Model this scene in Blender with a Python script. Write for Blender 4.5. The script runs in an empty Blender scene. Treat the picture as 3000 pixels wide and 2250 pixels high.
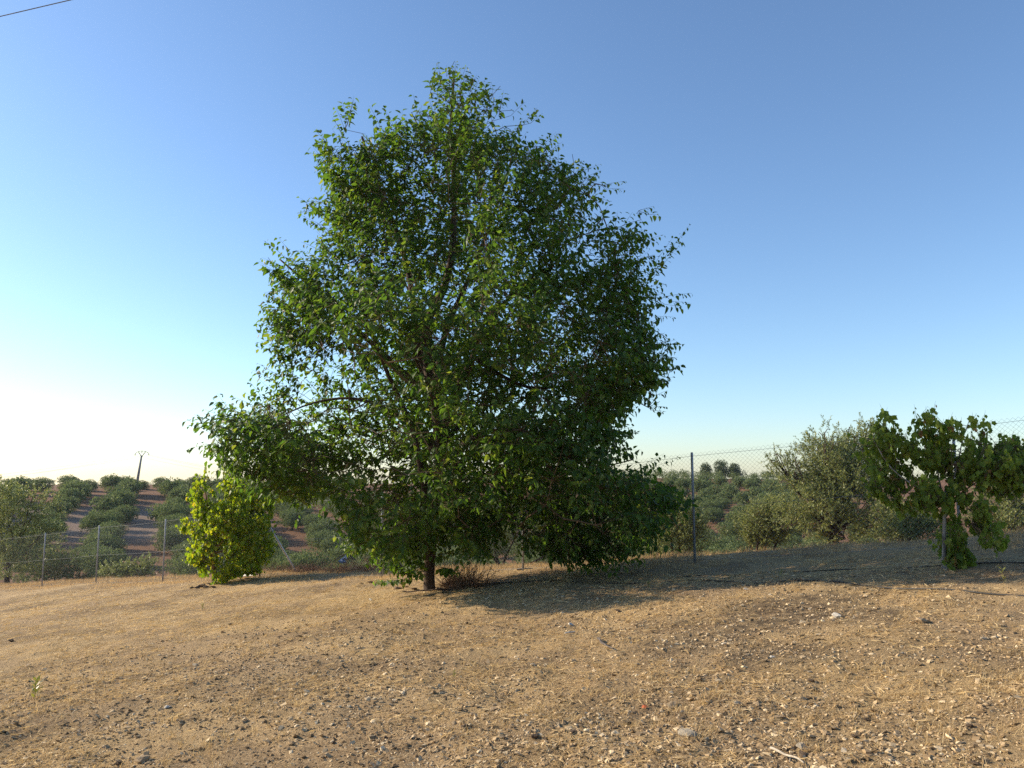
import bpy, math, random
import numpy as np
from mathutils import Vector, Matrix

R = math.radians
rng = np.random.default_rng(7)
random.seed(7)
sc = bpy.context.scene
col = sc.collection

# ------------------------------------------------------------------ camera
F = 2254.0                      # focal length in photo pixels (3000 x 2250)
EYE = np.array([0.0, 0.0, 1.6])
PITCH = R(6.86)
cam_d = bpy.data.cameras.new('camera')
cam_d.sensor_fit = 'HORIZONTAL'
cam_d.sensor_width = 36.0
cam_d.lens = 36.0 * F / 3000.0
cam_d.clip_start = 0.05
cam_d.clip_end = 9000
cam = bpy.data.objects.new('camera', cam_d)
cam.location = EYE
cam.rotation_euler = (R(90) + PITCH, 0, 0)
col.objects.link(cam)
sc.camera = cam

# ------------------------------------------------------------------ light
SUN_AZ, SUN_EL = R(-75), R(23)          # azimuth clockwise from +Y (view direction)
w = bpy.data.worlds.new('World')
sc.world = w
w.use_nodes = True
nt = w.node_tree
bg = nt.nodes['Background']
sky = nt.nodes.new('ShaderNodeTexSky')
sky.sky_type = 'NISHITA'
sky.sun_disc = False
sky.sun_elevation = SUN_EL
sky.sun_rotation = SUN_AZ
sky.altitude = 0
sky.air_density = 1.0
sky.dust_density = 0.4
sky.ozone_density = 4.0
nt.links.new(sky.outputs[0], bg.inputs[0])
bg.inputs[1].default_value = 0.138
sun_d = bpy.data.lights.new('sun', 'SUN')
sun_d.energy = 5.0
sun_d.angle = R(0.53)
sun_d.color = (1.0, 0.86, 0.66)
sun = bpy.data.objects.new('sun', sun_d)
to_sun = Vector((math.sin(SUN_AZ) * math.cos(SUN_EL), math.cos(SUN_AZ) * math.cos(SUN_EL), math.sin(SUN_EL)))
sun.rotation_euler = to_sun.to_track_quat('Z', 'Y').to_euler()
sun.location = (-20, 10, 20)
col.objects.link(sun)

sc.render.engine = 'CYCLES'
sc.view_settings.view_transform = 'Standard'
sc.view_settings.look = 'None'
sc.view_settings.gamma = 1.0
sc.view_settings.exposure = 0.64
sc.cycles.max_bounces = 7
sc.cycles.diffuse_bounces = 3
sc.cycles.transmission_bounces = 5
sc.cycles.transparent_max_bounces = 6
sc.cycles.caustics_reflective = False
sc.cycles.caustics_refractive = False
sc.cycles.sample_clamp_indirect = 4
sc.cycles.use_denoising = False

# ------------------------------------------------------------------ helpers
def ray(px, py):
    x = (px - 1500.0) / F
    y = -(py - 1125.0) / F
    c, s = math.cos(PITCH), math.sin(PITCH)
    return np.array([x, c - y * s, s + y * c])

def at_depth(px, py, Y):
    d = ray(px, py)
    return EYE + d * (Y / d[1])

def project(p):
    """world -> photo pixels"""
    v = np.asarray(p) - EYE
    c, s = math.cos(PITCH), math.sin(PITCH)
    f = v[..., 1] * c + v[..., 2] * s
    u = -v[..., 1] * s + v[..., 2] * c
    return 1500 + F * v[..., 0] / f, 1125 - F * u / f

def hash2(ix, iy, seed=0):
    n = (ix.astype(np.int64) * 374761393 + iy.astype(np.int64) * 668265263 + seed * 974711) & 0x7fffffff
    n = ((n ^ (n >> 13)) * 1274126177) & 0x7fffffff
    return ((n ^ (n >> 16)) & 0xffff) / 65535.0

def noise2(x, y, seed=0):
    ix, iy = np.floor(x), np.floor(y)
    fx, fy = x - ix, y - iy
    fx, fy = fx * fx * (3 - 2 * fx), fy * fy * (3 - 2 * fy)
    a, b = hash2(ix, iy, seed), hash2(ix + 1, iy, seed)
    c, d = hash2(ix, iy + 1, seed), hash2(ix + 1, iy + 1, seed)
    return (a * (1 - fx) + b * fx) * (1 - fy) + (c * (1 - fx) + d * fx) * fy

def noise3(p, seed=0):
    x, y, z = p[:, 0], p[:, 1], p[:, 2]
    iz = np.floor(z)
    fz = z - iz
    fz = fz * fz * (3 - 2 * fz)
    out = 0
    for k, wgt in ((0, 1 - fz), (1, fz)):
        ix, iy = np.floor(x), np.floor(y)
        fx, fy = x - ix, y - iy
        fx, fy = fx * fx * (3 - 2 * fx), fy * fy * (3 - 2 * fy)
        zz = (iz + k) * 7919
        a, b = hash2(ix + zz, iy - zz, seed), hash2(ix + 1 + zz, iy - zz, seed)
        c, d = hash2(ix + zz, iy + 1 - zz, seed), hash2(ix + 1 + zz, iy + 1 - zz, seed)
        out = out + wgt * ((a * (1 - fx) + b * fx) * (1 - fy) + (c * (1 - fx) + d * fx) * fy)
    return out

def sstep(x, a, b):
    t = np.clip((x - a) / (b - a), 0, 1)
    return t * t * (3 - 2 * t)

def norm(v):
    return v / np.maximum(np.linalg.norm(v, axis=-1, keepdims=True), 1e-9)

def make_mesh(name, V, polys, smooth=False):
    me = bpy.data.meshes.new(name)
    V = np.ascontiguousarray(V, dtype=np.float32)
    me.vertices.add(len(V))
    me.vertices.foreach_set('co', V.ravel())
    loops = np.concatenate([p.ravel() for p in polys]).astype(np.int32)
    tot = np.concatenate([np.full(len(p), p.shape[1]) for p in polys]).astype(np.int32)
    start = np.concatenate([[0], np.cumsum(tot)[:-1]]).astype(np.int32)
    me.loops.add(len(loops))
    me.loops.foreach_set('vertex_index', loops)
    me.polygons.add(len(tot))
    me.polygons.foreach_set('loop_start', start)
    me.polygons.foreach_set('use_smooth', np.full(len(tot), smooth))
    me.update(calc_edges=True)
    return me

def add(name, me, mat, parent=None, loc=None):
    o = bpy.data.objects.new(name, me)
    if mat is not None and me is not None and len(me.materials) == 0:
        me.materials.append(mat)
    col.objects.link(o)
    if parent is not None:
        o.parent = parent
    if loc is not None:
        o.location = tuple(float(c) for c in loc)
    return o

def empty(name, loc):
    return add(name, None, None, None, loc)

def tag(o, label, cat, group=None, kind=None):
    if label: o['label'] = label
    if cat: o['category'] = cat
    if group: o['group'] = group
    if kind: o['kind'] = kind
    return o

def ordinal(n):
    return '%d%s' % (n, 'th' if 10 <= n % 100 <= 20 else {1: 'st', 2: 'nd', 3: 'rd'}.get(n % 10, 'th'))

def frames(d, up=None):
    d = norm(d)
    ref = np.tile(np.array([0.0, 0.0, 1.0]), (len(d), 1))
    ref[np.abs(d[:, 2]) > 0.95] = (1.0, 0.0, 0.0)
    a = norm(np.cross(d, ref))
    b = np.cross(a, d)
    return a, b

def prisms(A, B, ra, rb, sides=3):
    """separate tapered prisms from A to B; returns V, [quads]"""
    n = len(A)
    a, b = frames(B - A)
    ang = np.arange(sides) * 2 * np.pi / sides
    ring = (np.cos(ang)[None, :, None] * a[:, None, :] + np.sin(ang)[None, :, None] * b[:, None, :])
    V = np.concatenate([A[:, None, :] + ring * np.reshape(ra, (-1, 1, 1)),
                        B[:, None, :] + ring * np.reshape(rb, (-1, 1, 1))], axis=1).reshape(-1, 3)
    base = (np.arange(n) * 2 * sides)[:, None, None]
    k = np.arange(sides)
    q = np.stack([k, (k + 1) % sides, sides + (k + 1) % sides, sides + k], axis=1)[None]
    return V, [(base + q).reshape(-1, 4)]

def sweep(P, rad, sides=8, cap=True, rough=0.0, seed=0):
    """one swept tube along a polyline"""
    P = np.asarray(P, float)
    n = len(P)
    rad = np.broadcast_to(np.asarray(rad, float), (n,))
    T = np.gradient(P, axis=0)
    T = norm(T)
    u = np.cross(T[0], (0.3, 1, 0.1))
    u = u / np.linalg.norm(u)
    V = []
    r_ = np.random.default_rng(seed)
    for i in range(n):
        u = u - T[i] * u.dot(T[i])
        u = u / np.linalg.norm(u)
        v = np.cross(T[i], u)
        ang = np.arange(sides) * 2 * np.pi / sides
        rr = rad[i] * (1 + rough * (r_.random(sides) - 0.5))
        V.append(P[i] + (np.cos(ang) * rr)[:, None] * u + (np.sin(ang) * rr)[:, None] * v)
    V = np.concatenate(V)
    k = np.arange(sides)
    q = np.concatenate([np.stack([i * sides + k, i * sides + (k + 1) % sides, (i + 1) * sides + (k + 1) % sides,
                                  (i + 1) * sides + k], axis=1) for i in range(n - 1)])
    polys = [q]
    if cap:
        polys.append(np.array([np.arange(sides)[::-1]]))
        polys.append(np.array([np.arange(sides) + (n - 1) * sides]))
    return V, polys

def merge(parts):
    Vs, by = [], {}
    off = 0
    for V, polys in parts:
        Vs.append(V)
        for p in polys:
            by.setdefault(p.shape[1], []).append(p + off)
        off += len(V)
    return np.concatenate(Vs), [np.concatenate(v) for v in by.values()]

def smooth_path(pts, step):
    pts = np.asarray(pts, float)
    n = len(pts)
    out = []
    for i in range(n - 1):
        p0, p1, p2, p3 = pts[max(i - 1, 0)], pts[i], pts[i + 1], pts[min(i + 2, n - 1)]
        m = max(2, int(np.linalg.norm(p2 - p1) / step) + 1)
        for t in np.linspace(0, 1, m, endpoint=False):
            out.append(0.5 * (2 * p1 + (p2 - p0) * t + (2 * p0 - 5 * p1 + 4 * p2 - p3) * t * t
                              + (3 * p1 - p0 - 3 * p2 + p3) * t ** 3))
    out.append(pts[-1])
    return np.array(out)

# ------------------------------------------------------------------ materials
def new_mat(name):
    m = bpy.data.materials.new(name)
    m.use_nodes = True
    nt = m.node_tree
    return m, nt, nt.nodes['Principled BSDF'], nt.nodes['Material Output']

def ramp(nt, src, stops):
    r = nt.nodes.new('ShaderNodeValToRGB')
    el = r.color_ramp.elements
    while len(el) < len(stops):
        el.new(0.5)
    for e, (p, c) in zip(el, stops):
        e.position = p
        e.color = (*c, 1)
    nt.links.new(src, r.inputs[0])
    return r.outputs[0]

def island(nt):
    g = nt.nodes.new('ShaderNodeNewGeometry')
    return g.outputs['Random Per Island']

def leaf_mat(name, stops, trans, t_fac=0.4, rough=0.45, spec=0.4, by_object=False):
    m, nt, b, out = new_mat(name)
    if by_object:
        src = nt.nodes.new('ShaderNodeObjectInfo').outputs['Random']
    else:
        src = island(nt)
    c = ramp(nt, src, stops)
    nt.links.new(c, b.inputs['Base Color'])
    b.inputs['Roughness'].default_value = rough
    b.inputs['Specular IOR Level'].default_value = spec
    tr = nt.nodes.new('ShaderNodeBsdfTranslucent')
    mx = nt.nodes.new('ShaderNodeMix')
    mx.data_type = 'RGBA'
    mx.blend_type = 'MULTIPLY'
    mx.inputs[0].default_value = 1.0
    nt.links.new(c, mx.inputs[6])
    mx.inputs[7].default_value = (*trans, 1)
    nt.links.new(mx.outputs[2], tr.inputs[0])
    ms = nt.nodes.new('ShaderNodeMixShader')
    ms.inputs[0].default_value = t_fac
    nt.links.new(b.outputs[0], ms.inputs[1])
    nt.links.new(tr.outputs[0], ms.inputs[2])
    nt.links.new(ms.outputs[0], out.inputs[0])
    return m

def plain_mat(name, stops, rough=0.9, scale=20, metal=0.0, spec=0.3, bump=0.0, detail=4, stretch=None):
    m, nt, b, out = new_mat(name)
    tc = nt.nodes.new('ShaderNodeTexCoord')
    n = nt.nodes.new('ShaderNodeTexNoise')
    n.inputs['Scale'].default_value = scale
    n.inputs['Detail'].default_value = detail
    src = tc.outputs['Object']
    if stretch:
        mp = nt.nodes.new('ShaderNodeMapping')
        mp.inputs['Scale'].default_value = stretch
        nt.links.new(src, mp.inputs[0])
        src = mp.outputs[0]
    nt.links.new(src, n.inputs['Vector'])
    nt.links.new(ramp(nt, n.outputs[0], stops), b.inputs['Base Color'])
    b.inputs['Roughness'].default_value = rough
    b.inputs['Metallic'].default_value = metal
    b.inputs['Specular IOR Level'].default_value = spec
    if bump:
        bp = nt.nodes.new('ShaderNodeBump')
        bp.inputs['Strength'].default_value = 1.0
        bp.inputs['Distance'].default_value = bump
        nt.links.new(n.outputs[0], bp.inputs['Height'])
        nt.links.new(bp.outputs[0], b.inputs['Normal'])
    return m

def island_mat(name, stops, rough=0.9, spec=0.2):
    m, nt, b, out = new_mat(name)
    nt.links.new(ramp(nt, island(nt), stops), b.inputs['Base Color'])
    b.inputs['Roughness'].default_value = rough
    b.inputs['Specular IOR Level'].default_value = spec
    return m

M = {}
M['leaf'] = leaf_mat('broad_leaf', [(0.0, (0.030, 0.066, 0.011)), (0.5, (0.050, 0.096, 0.015)), (0.85, (0.080, 0.130, 0.019)), (1.0, (0.13, 0.155, 0.03))], (3.0, 3.0, 1.5), 0.42, 0.5, 0.3)
M['leaf_one'] = leaf_mat('broad_leaf_single', [(0.0, (0.03, 0.062, 0.010)), (0.7, (0.05, 0.09, 0.014)), (1.0, (0.09, 0.13, 0.02))], (3.0, 3.0, 1.5), 0.42, 0.5, 0.3, True)
M['maple_yellow'] = leaf_mat('yellow_green_leaf', [(0.0, (0.10, 0.17, 0.014)), (0.5, (0.185, 0.25, 0.018)), (0.9, (0.30, 0.33, 0.022)), (1.0, (0.34, 0.27, 0.03))], (2.1, 2.1, 1.0), 0.45, 0.5, 0.3)
M['maple_green'] = leaf_mat('dull_green_leaf', [(0.0, (0.09, 0.14, 0.02)), (0.6, (0.14, 0.19, 0.025)), (0.93, (0.20, 0.23, 0.035)), (1.0, (0.24, 0.12, 0.06))], (2.0, 2.0, 1.1), 0.4, 0.55, 0.25)
M['olive_near'] = leaf_mat('olive_leaf_near', [(0.0, (0.12, 0.155, 0.06)), (0.5, (0.21, 0.245, 0.092)), (0.85, (0.31, 0.325, 0.135)), (1.0, (0.40, 0.37, 0.15))], (1.5, 1.5, 0.9), 0.33, 0.45, 0.4)
M['olive_far'] = leaf_mat('olive_leaf_far', [(0.0, (0.09, 0.125, 0.048)), (0.6, (0.14, 0.178, 0.070)), (1.0, (0.21, 0.24, 0.105))], (1.3, 1.3, 0.9), 0.28, 0.7, 0.12)
M['tree_far'] = leaf_mat('dark_tree_leaf_far', [(0.0, (0.05, 0.08, 0.03)), (1.0, (0.11, 0.14, 0.05))], (1.2, 1.2, 0.9), 0.25, 0.5, 0.3)
M['bark'] = plain_mat('bark', [(0.3, (0.035, 0.024, 0.017)), (0.7, (0.10, 0.068, 0.048))], 0.95, 14, bump=0.02, stretch=(1, 1, 0.25))
M['twig'] = plain_mat('twig_bark', [(0.3, (0.07, 0.05, 0.03)), (0.7, (0.15, 0.10, 0.06))], 0.9, 8)
M['bark_pale'] = plain_mat('pale_bark', [(0.35, (0.11, 0.10, 0.088)), (0.7, (0.36, 0.34, 0.31))], 0.95, 18, bump=0.01, stretch=(1, 1, 0.2))
M['bark_brown'] = plain_mat('brown_bark', [(0.3, (0.14, 0.08, 0.045)), (0.7, (0.30, 0.18, 0.10))], 0.95, 18, bump=0.01, stretch=(1, 1, 0.25))
M['steel'] = plain_mat('galvanised_steel', [(0.3, (0.22, 0.235, 0.26)), (0.7, (0.34, 0.355, 0.38))], 0.5, 30, metal=0.35)
M['steel_sunlit'] = plain_mat('sunlit_galvanised', [(0.3, (0.55, 0.57, 0.60)), (0.7, (0.68, 0.70, 0.72))], 0.5, 30, metal=0.15)  # same steel for the brace, with its sunlit brightness put into the colour
M['wire'] = plain_mat('galvanised_wire', [(0.3, (0.15, 0.155, 0.165)), (0.7, (0.22, 0.225, 0.235))], 0.6, 30, metal=0.3)
M['white'] = plain_mat('white_paint', [(0.3, (0.70, 0.70, 0.68)), (0.7, (0.82, 0.82, 0.80))], 0.5, 25)
M['hose'] = plain_mat('black_polythene', [(0.3, (0.012, 0.012, 0.013)), (0.7, (0.03, 0.028, 0.026))], 0.5, 6)
M['cable'] = plain_mat('cable_sheath', [(0.3, (0.12, 0.125, 0.135)), (0.7, (0.18, 0.185, 0.20))], 0.6, 6)
M['concrete'] = plain_mat('weathered_pole', [(0.3, (0.16, 0.155, 0.15)), (0.7, (0.25, 0.24, 0.23))], 0.9, 3)
M['stone'] = plain_mat('field_stone', [(0.3, (0.30, 0.20, 0.11)), (0.55, (0.46, 0.33, 0.19)), (0.75, (0.58, 0.45, 0.28))], 0.92, 30, bump=0.006)
M['stone_grey'] = plain_mat('grey_stone', [(0.3, (0.34, 0.275, 0.19)), (0.7, (0.56, 0.47, 0.34))], 0.92, 30, bump=0.006)
M['stone_pale'] = plain_mat('pale_stone', [(0.3, (0.45, 0.40, 0.32)), (0.7, (0.62, 0.56, 0.46))], 0.9, 30, bump=0.004)
M['clod'] = plain_mat('earth_clod', [(0.3, (0.11, 0.072, 0.044)), (0.7, (0.24, 0.165, 0.105))], 0.97, 18, bump=0.015)
M['gravel'] = island_mat('gravel_chips', [(0.0, (0.13, 0.084, 0.042)), (0.45, (0.33, 0.226, 0.122)), (0.8, (0.50, 0.365, 0.21)), (1.0, (0.66, 0.52, 0.33))], 0.95)
M['straw'] = leaf_mat('dry_straw', [(0.0, (0.36, 0.235, 0.10)), (0.5, (0.60, 0.43, 0.205)), (1.0, (0.80, 0.63, 0.36))], (1.25, 1.2, 1.0), 0.35, 0.7, 0.15)
M['dry_red'] = leaf_mat('dry_reddish_grass', [(0.0, (0.30, 0.19, 0.095)), (0.5, (0.50, 0.35, 0.18)), (1.0, (0.68, 0.52, 0.29))], (1.3, 1.2, 1.0), 0.45, 0.8, 0.1)
M['weed'] = leaf_mat('weed_leaf', [(0.0, (0.14, 0.17, 0.05)), (1.0, (0.30, 0.28, 0.08))], (1.5, 1.5, 0.8), 0.3)
M['brush'] = island_mat('dry_brush', [(0.0, (0.10, 0.055, 0.035)), (0.6, (0.24, 0.13, 0.075)), (1.0, (0.36, 0.22, 0.13))], 0.9)
M['blue'] = plain_mat('blue_plastic', [(0.3, (0.08, 0.12, 0.26)), (0.7, (0.30, 0.36, 0.48))], 0.4, 14)
M['dead_wood'] = plain_mat('dead_wood', [(0.3, (0.33, 0.27, 0.20)), (0.7, (0.55, 0.47, 0.36))], 0.9, 40)
M['dark_wood'] = plain_mat('dark_wood', [(0.3, (0.06, 0.05, 0.045)), (0.7, (0.16, 0.13, 0.11))], 0.9, 40)
M['red_leaf'] = plain_mat('fallen_red_leaf', [(0.3, (0.35, 0.07, 0.03)), (0.7, (0.5, 0.14, 0.05))], 0.8, 30)

# ------------------------------------------------------------------ terrain
def field(x, y):
    xs = 80 * np.tanh(x / 80.0)
    return 0.1044 * xs - 0.0248 * np.clip(y, -60, 60)

def plane_hit(px, py):
    d = ray(px, py)
    t = 1.6 / (0.1044 * d[0] - 0.0248 * d[1] - d[2])
    return EYE + d * t

FENCE_X = np.array([11.6, 7.45, 3.40, 0.23, -3.15, -7.15, -8.20, -11.45, -14.85, -18.2, -21.9])
FENCE_Y = np.array([11.5, 13.0, 14.6, 16.4, 18.9, 22.3, 23.0, 25.8, 28.1, 30.5, 33.0])

def fence_y(x):
    y = np.interp(x, FENCE_X[::-1], FENCE_Y[::-1])
    y = np.where(x > 11.6, 11.5 - 0.36 * (x - 11.6), y)
    return np.where(x < -22.3, 33.0 + 0.69 * (-22.3 - x), y)

LR = np.array([0, 30, 45, 75, 100, 130, 160, 190, 250, 400, 3000, 9000.0])
LZ = np.array([-8, -8, -8.8, -9.6, -9.0, -6.5, -3.4, -2.3, -2.5, -15, -60, -60])
RR = np.array([0, 20, 35, 60, 90, 120, 150, 185, 215, 300, 3000, 9000.0])
RZ = np.array([-6.5, -6.5, -7.2, -8.2, -8.5, -6.3, -3.6, -0.9, -0.6, -4, -60, -60])

def H(x, y, fine=True):
    x, y = np.asarray(x, float), np.asarray(y, float)
    f = field(x, y)
    r = np.hypot(x, y)
    az = np.degrees(np.arctan2(x, y))
    zl = np.interp(r, LR, LZ)
    zr = np.interp(r, RR, RZ)
    b = sstep(az, -8, 9)
    v = 1.6 + zl * (1 - b) + zr * b
    s = (y - fence_y(x)) * 0.83
    t = sstep(s, 1.0, 12)
    h = f * (1 - t) + v * t
    if fine:
        near = (1 - t)
        h = h + near * (0.15 * (noise2(x / 2.6, y / 2.6, 3) - 0.5) + 0.065 * (noise2(x / 0.8, y / 0.8, 4) - 0.5)
                        + 0.034 * (noise2(x / 0.23, y / 0.23, 5) - 0.5) * (r < 40)
                        + 0.026 * (noise2(x / 0.10, y / 0.10, 6) - 0.5) * (r < 16))
        h = h + t * 1.2 * (noise2(x / 28, y / 28, 9) - 0.5)
    return h

def ground_hit(px, py, tmax=400):
    d = ray(px, py)
    t = np.arange(2.0, tmax, 0.03)
    P = EYE + d * t[:, None]
    below = P[:, 2] < H(P[:, 0], P[:, 1])
    i = int(np.argmax(below))
    p = P[i].copy()
    p[2] = float(H(p[0], p[1]))
    return p

def on_ground(x, y, dz=0.0):
    return np.array([x, y, float(H(x, y)) + dz])

az = np.radians(np.concatenate([np.arange(-180, -42, 6.0), np.arange(-42, 42, 0.28), np.arange(42, 180.1, 6.0)]))
rr = [0.4, 1.0, 1.8, 2.6, 3.3]
while rr[-1] < 30: rr.append(rr[-1] * 1.0125)
while rr[-1] < 420: rr.append(rr[-1] * 1.02)
while rr[-1] < 6000: rr.append(rr[-1] * 1.12)
rr = np.array(rr)
gx = rr[:, None] * np.sin(az)[None]
gy = rr[:, None] * np.cos(az)[None]
gz = H(gx, gy)
nr, na = gx.shape
V = np.stack([gx, gy, gz], -1).reshape(-1, 3)
i, j = np.meshgrid(np.arange(nr - 1), np.arange(na - 1), indexing='ij')
i, j = i.ravel(), j.ravel()
Q = np.stack([i * na + j, i * na + j + 1, (i + 1) * na + j + 1, (i + 1) * na + j], 1)[:, ::-1]
V = np.concatenate([V, [[0, 0, float(H(0, 0))]]])
k = np.arange(na - 1)
T3 = np.stack([k, np.full(na - 1, len(V) - 1), k + 1], 1)
me = make_mesh('ground', V, [Q, T3], True)
x_, y_ = V[:, 0], V[:, 1]
s_ = (y_ - fence_y(x_)) * 0.83
hill = sstep(s_, 3, 9)
r_ = np.hypot(x_, y_)
aza = np.degrees(np.arctan2(x_, y_))
grey = sstep(r_, 108, 116) * (1 - sstep(r_, 140, 150)) * (1 - sstep(aza, -19, -16)) * hill
BURN = [(2330, 1790, 0.95), (2420, 1765, 0.7), (1960, 1900, 0.6), (2230, 1830, 0.7), (2080, 1880, 0.7), (2500, 1800, 0.7), (2300, 1920, 0.7)]
burn = np.zeros(len(V))
for bx, by, br in BURN:
    p = plane_hit(bx, by)
    burn = np.maximum(burn, 1 - sstep(np.hypot(x_ - p[0], (y_ - p[1])) / br, 0.35, 1.0))
for nm, arr in (('hill', hill), ('grey', grey), ('burn', burn)):
    a = me.attributes.new(nm, 'FLOAT', 'POINT')
    a.data.foreach_set('value', arr.astype(np.float32))

m, nt, b, out = new_mat('dry_soil')
def attr(n):
    a = nt.nodes.new('ShaderNodeAttribute'); a.attribute_name = n; return a.outputs['Fac']
def nz(scale, detail=5, rough=0.6):
    n = nt.nodes.new('ShaderNodeTexNoise')
    n.inputs['Scale'].default_value = scale
    n.inputs['Detail'].default_value = detail
    n.inputs['Roughness'].default_value = rough
    g = nt.nodes.new('ShaderNodeNewGeometry')
    nt.links.new(g.outputs['Position'], n.inputs['Vector'])
    return n.outputs[0]
def mixc(f, a, bb):
    x = nt.nodes.new('ShaderNodeMix'); x.data_type = 'RGBA'
    for sock, v in ((x.inputs[0], f), (x.inputs[6], a), (x.inputs[7], bb)):
        if hasattr(v, 'is_linked') or hasattr(v, 'links'): nt.links.new(v, sock)
        elif isinstance(v, tuple): sock.default_value = (*v, 1)
        else: sock.default_value = v
    return x.outputs[2]
def mth(op, a, bb):
    x = nt.nodes.new('ShaderNodeMath'); x.operation = op
    for sock, v in ((x.inputs[0], a), (x.inputs[1], bb)):
        if isinstance(v, (int, float)): sock.default_value = v
        else: nt.links.new(v, sock)
    return x.outputs[0]
fine_n = nz(38, 6, 0.7)
soil = ramp(nt, fine_n, [(0.28, (0.17, 0.112, 0.056)), (0.5, (0.39, 0.268, 0.145)), (0.70, (0.62, 0.45, 0.255))])
patch = ramp(nt, nz(0.55, 6, 0.62), [(0.44, (0, 0, 0)), (0.60, (1, 1, 1))])
dark = ramp(nt, nz(0.5, 6, 0.68), [(0.45, (0, 0, 0)), (0.58, (1, 1, 1))])
strawc = ramp(nt, nz(60, 4, 0.7), [(0.3, (0.46, 0.305, 0.135)), (0.7, (0.74, 0.54, 0.28))])
soil2 = ramp(nt, fine_n, [(0.28, (0.11, 0.072, 0.038)), (0.5, (0.23, 0.156, 0.087)), (0.70, (0.42, 0.30, 0.175))])
c = mixc(mth('MULTIPLY', dark, 0.85), soil, soil2)
c = mixc(mth('MULTIPLY', patch, 0.55), c, strawc)
red = ramp(nt, nz(1.9, 8, 0.82), [(0.34, (0.16, 0.082, 0.045)), (0.6, (0.245, 0.138, 0.078)), (0.75, (0.32, 0.205, 0.12))])
c = mixc(attr('hill'), c, red)
greyc = ramp(nt, nz(0.8, 6, 0.7), [(0.3, (0.25, 0.215, 0.18)), (0.7, (0.40, 0.35, 0.295))])
c = mixc(mth('MULTIPLY', attr('grey'), 0.4), c, greyc)
bn = ramp(nt, nz(7, 5, 0.7), [(0.36, (0, 0, 0)), (0.58, (1, 1, 1))])
c = mixc(mth('MULTIPLY', mth('MULTIPLY', attr('burn'), bn), 0.75), c, (0.042, 0.034, 0.03))
nt.links.new(c, b.inputs['Base Color'])
b.inputs['Roughness'].default_value = 0.95
b.inputs['Specular IOR Level'].default_value = 0.1
bp = nt.nodes.new('ShaderNodeBump')
bp.inputs['Strength'].default_value = 1.0
bp.inputs['Distance'].default_value = 0.035
nt.links.new(nz(55, 6, 0.75), bp.inputs['Height'])
nt.links.new(bp.outputs[0], b.inputs['Normal'])
ground = add('ground', me, m)
tag(ground, 'dry stony field sloping down to the left and red hillside beyond', 'ground', kind='structure')

# ------------------------------------------------------------------ leaf templates
def tmpl(v, polys):
    return np.array(v, float), [np.array(p) for p in polys]
OVATE = tmpl([(0, 0, 0), (.30, .29, .06), (.38, 0, -.03), (.30, -.29, .06), (.68, .20, -.04), (.68, -.20, -.04), (1, 0, -.22)],
             [[(0, 2, 1), (0, 3, 2)], [(1, 2, 6, 4), (2, 3, 5, 6)]])
LANCE = tmpl([(0, 0, 0), (.5, .15, .03), (.5, -.15, .03), (1, 0, -.06)], [[(0, 2, 1), (1, 2, 3)]])
CLUMP = tmpl([(0, 0, 0), (.45, .30, .05), (.5, -.26, .05), (1, .05, -.12)], [[(0, 2, 1), (1, 2, 3)]])
_ol = [(0, 0, 0), (.02, .30, -.08), (.30, .36, -.02), (.50, .50, -.16), (.66, .27, -.05), (1, 0, -.20), (.66, -.27, -.05), (.50, -.50, -.16), (.30, -.36, -.02), (.02, -.30, -.08), (.40, 0, .06)]
LOBED = tmpl(_ol, [[(10, a, (a + 1) % 10) for a in range(10)]])

def leaves(pos, d, n, L, t):
    TV, TP = t
    d = norm(d)
    s = norm(np.cross(n, d))
    n = np.cross(d, s)
    N, K = len(pos), len(TV)
    bend = (0.4 + 1.5 * rng.random(N))[:, None, None]
    V = (pos[:, None, :] + L[:, None, None] * (TV[None, :, 0:1] * d[:, None, :] + TV[None, :, 1:2] * s[:, None, :]
         + TV[None, :, 2:3] * bend * n[:, None, :])).reshape(-1, 3)
    base = (np.arange(N) * K)[:, None, None]
    return V, [(base + p[None]).reshape(-1, p.shape[1]) for p in TP]

def rnd(n):
    return rng.normal(size=(n, 3))

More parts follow.
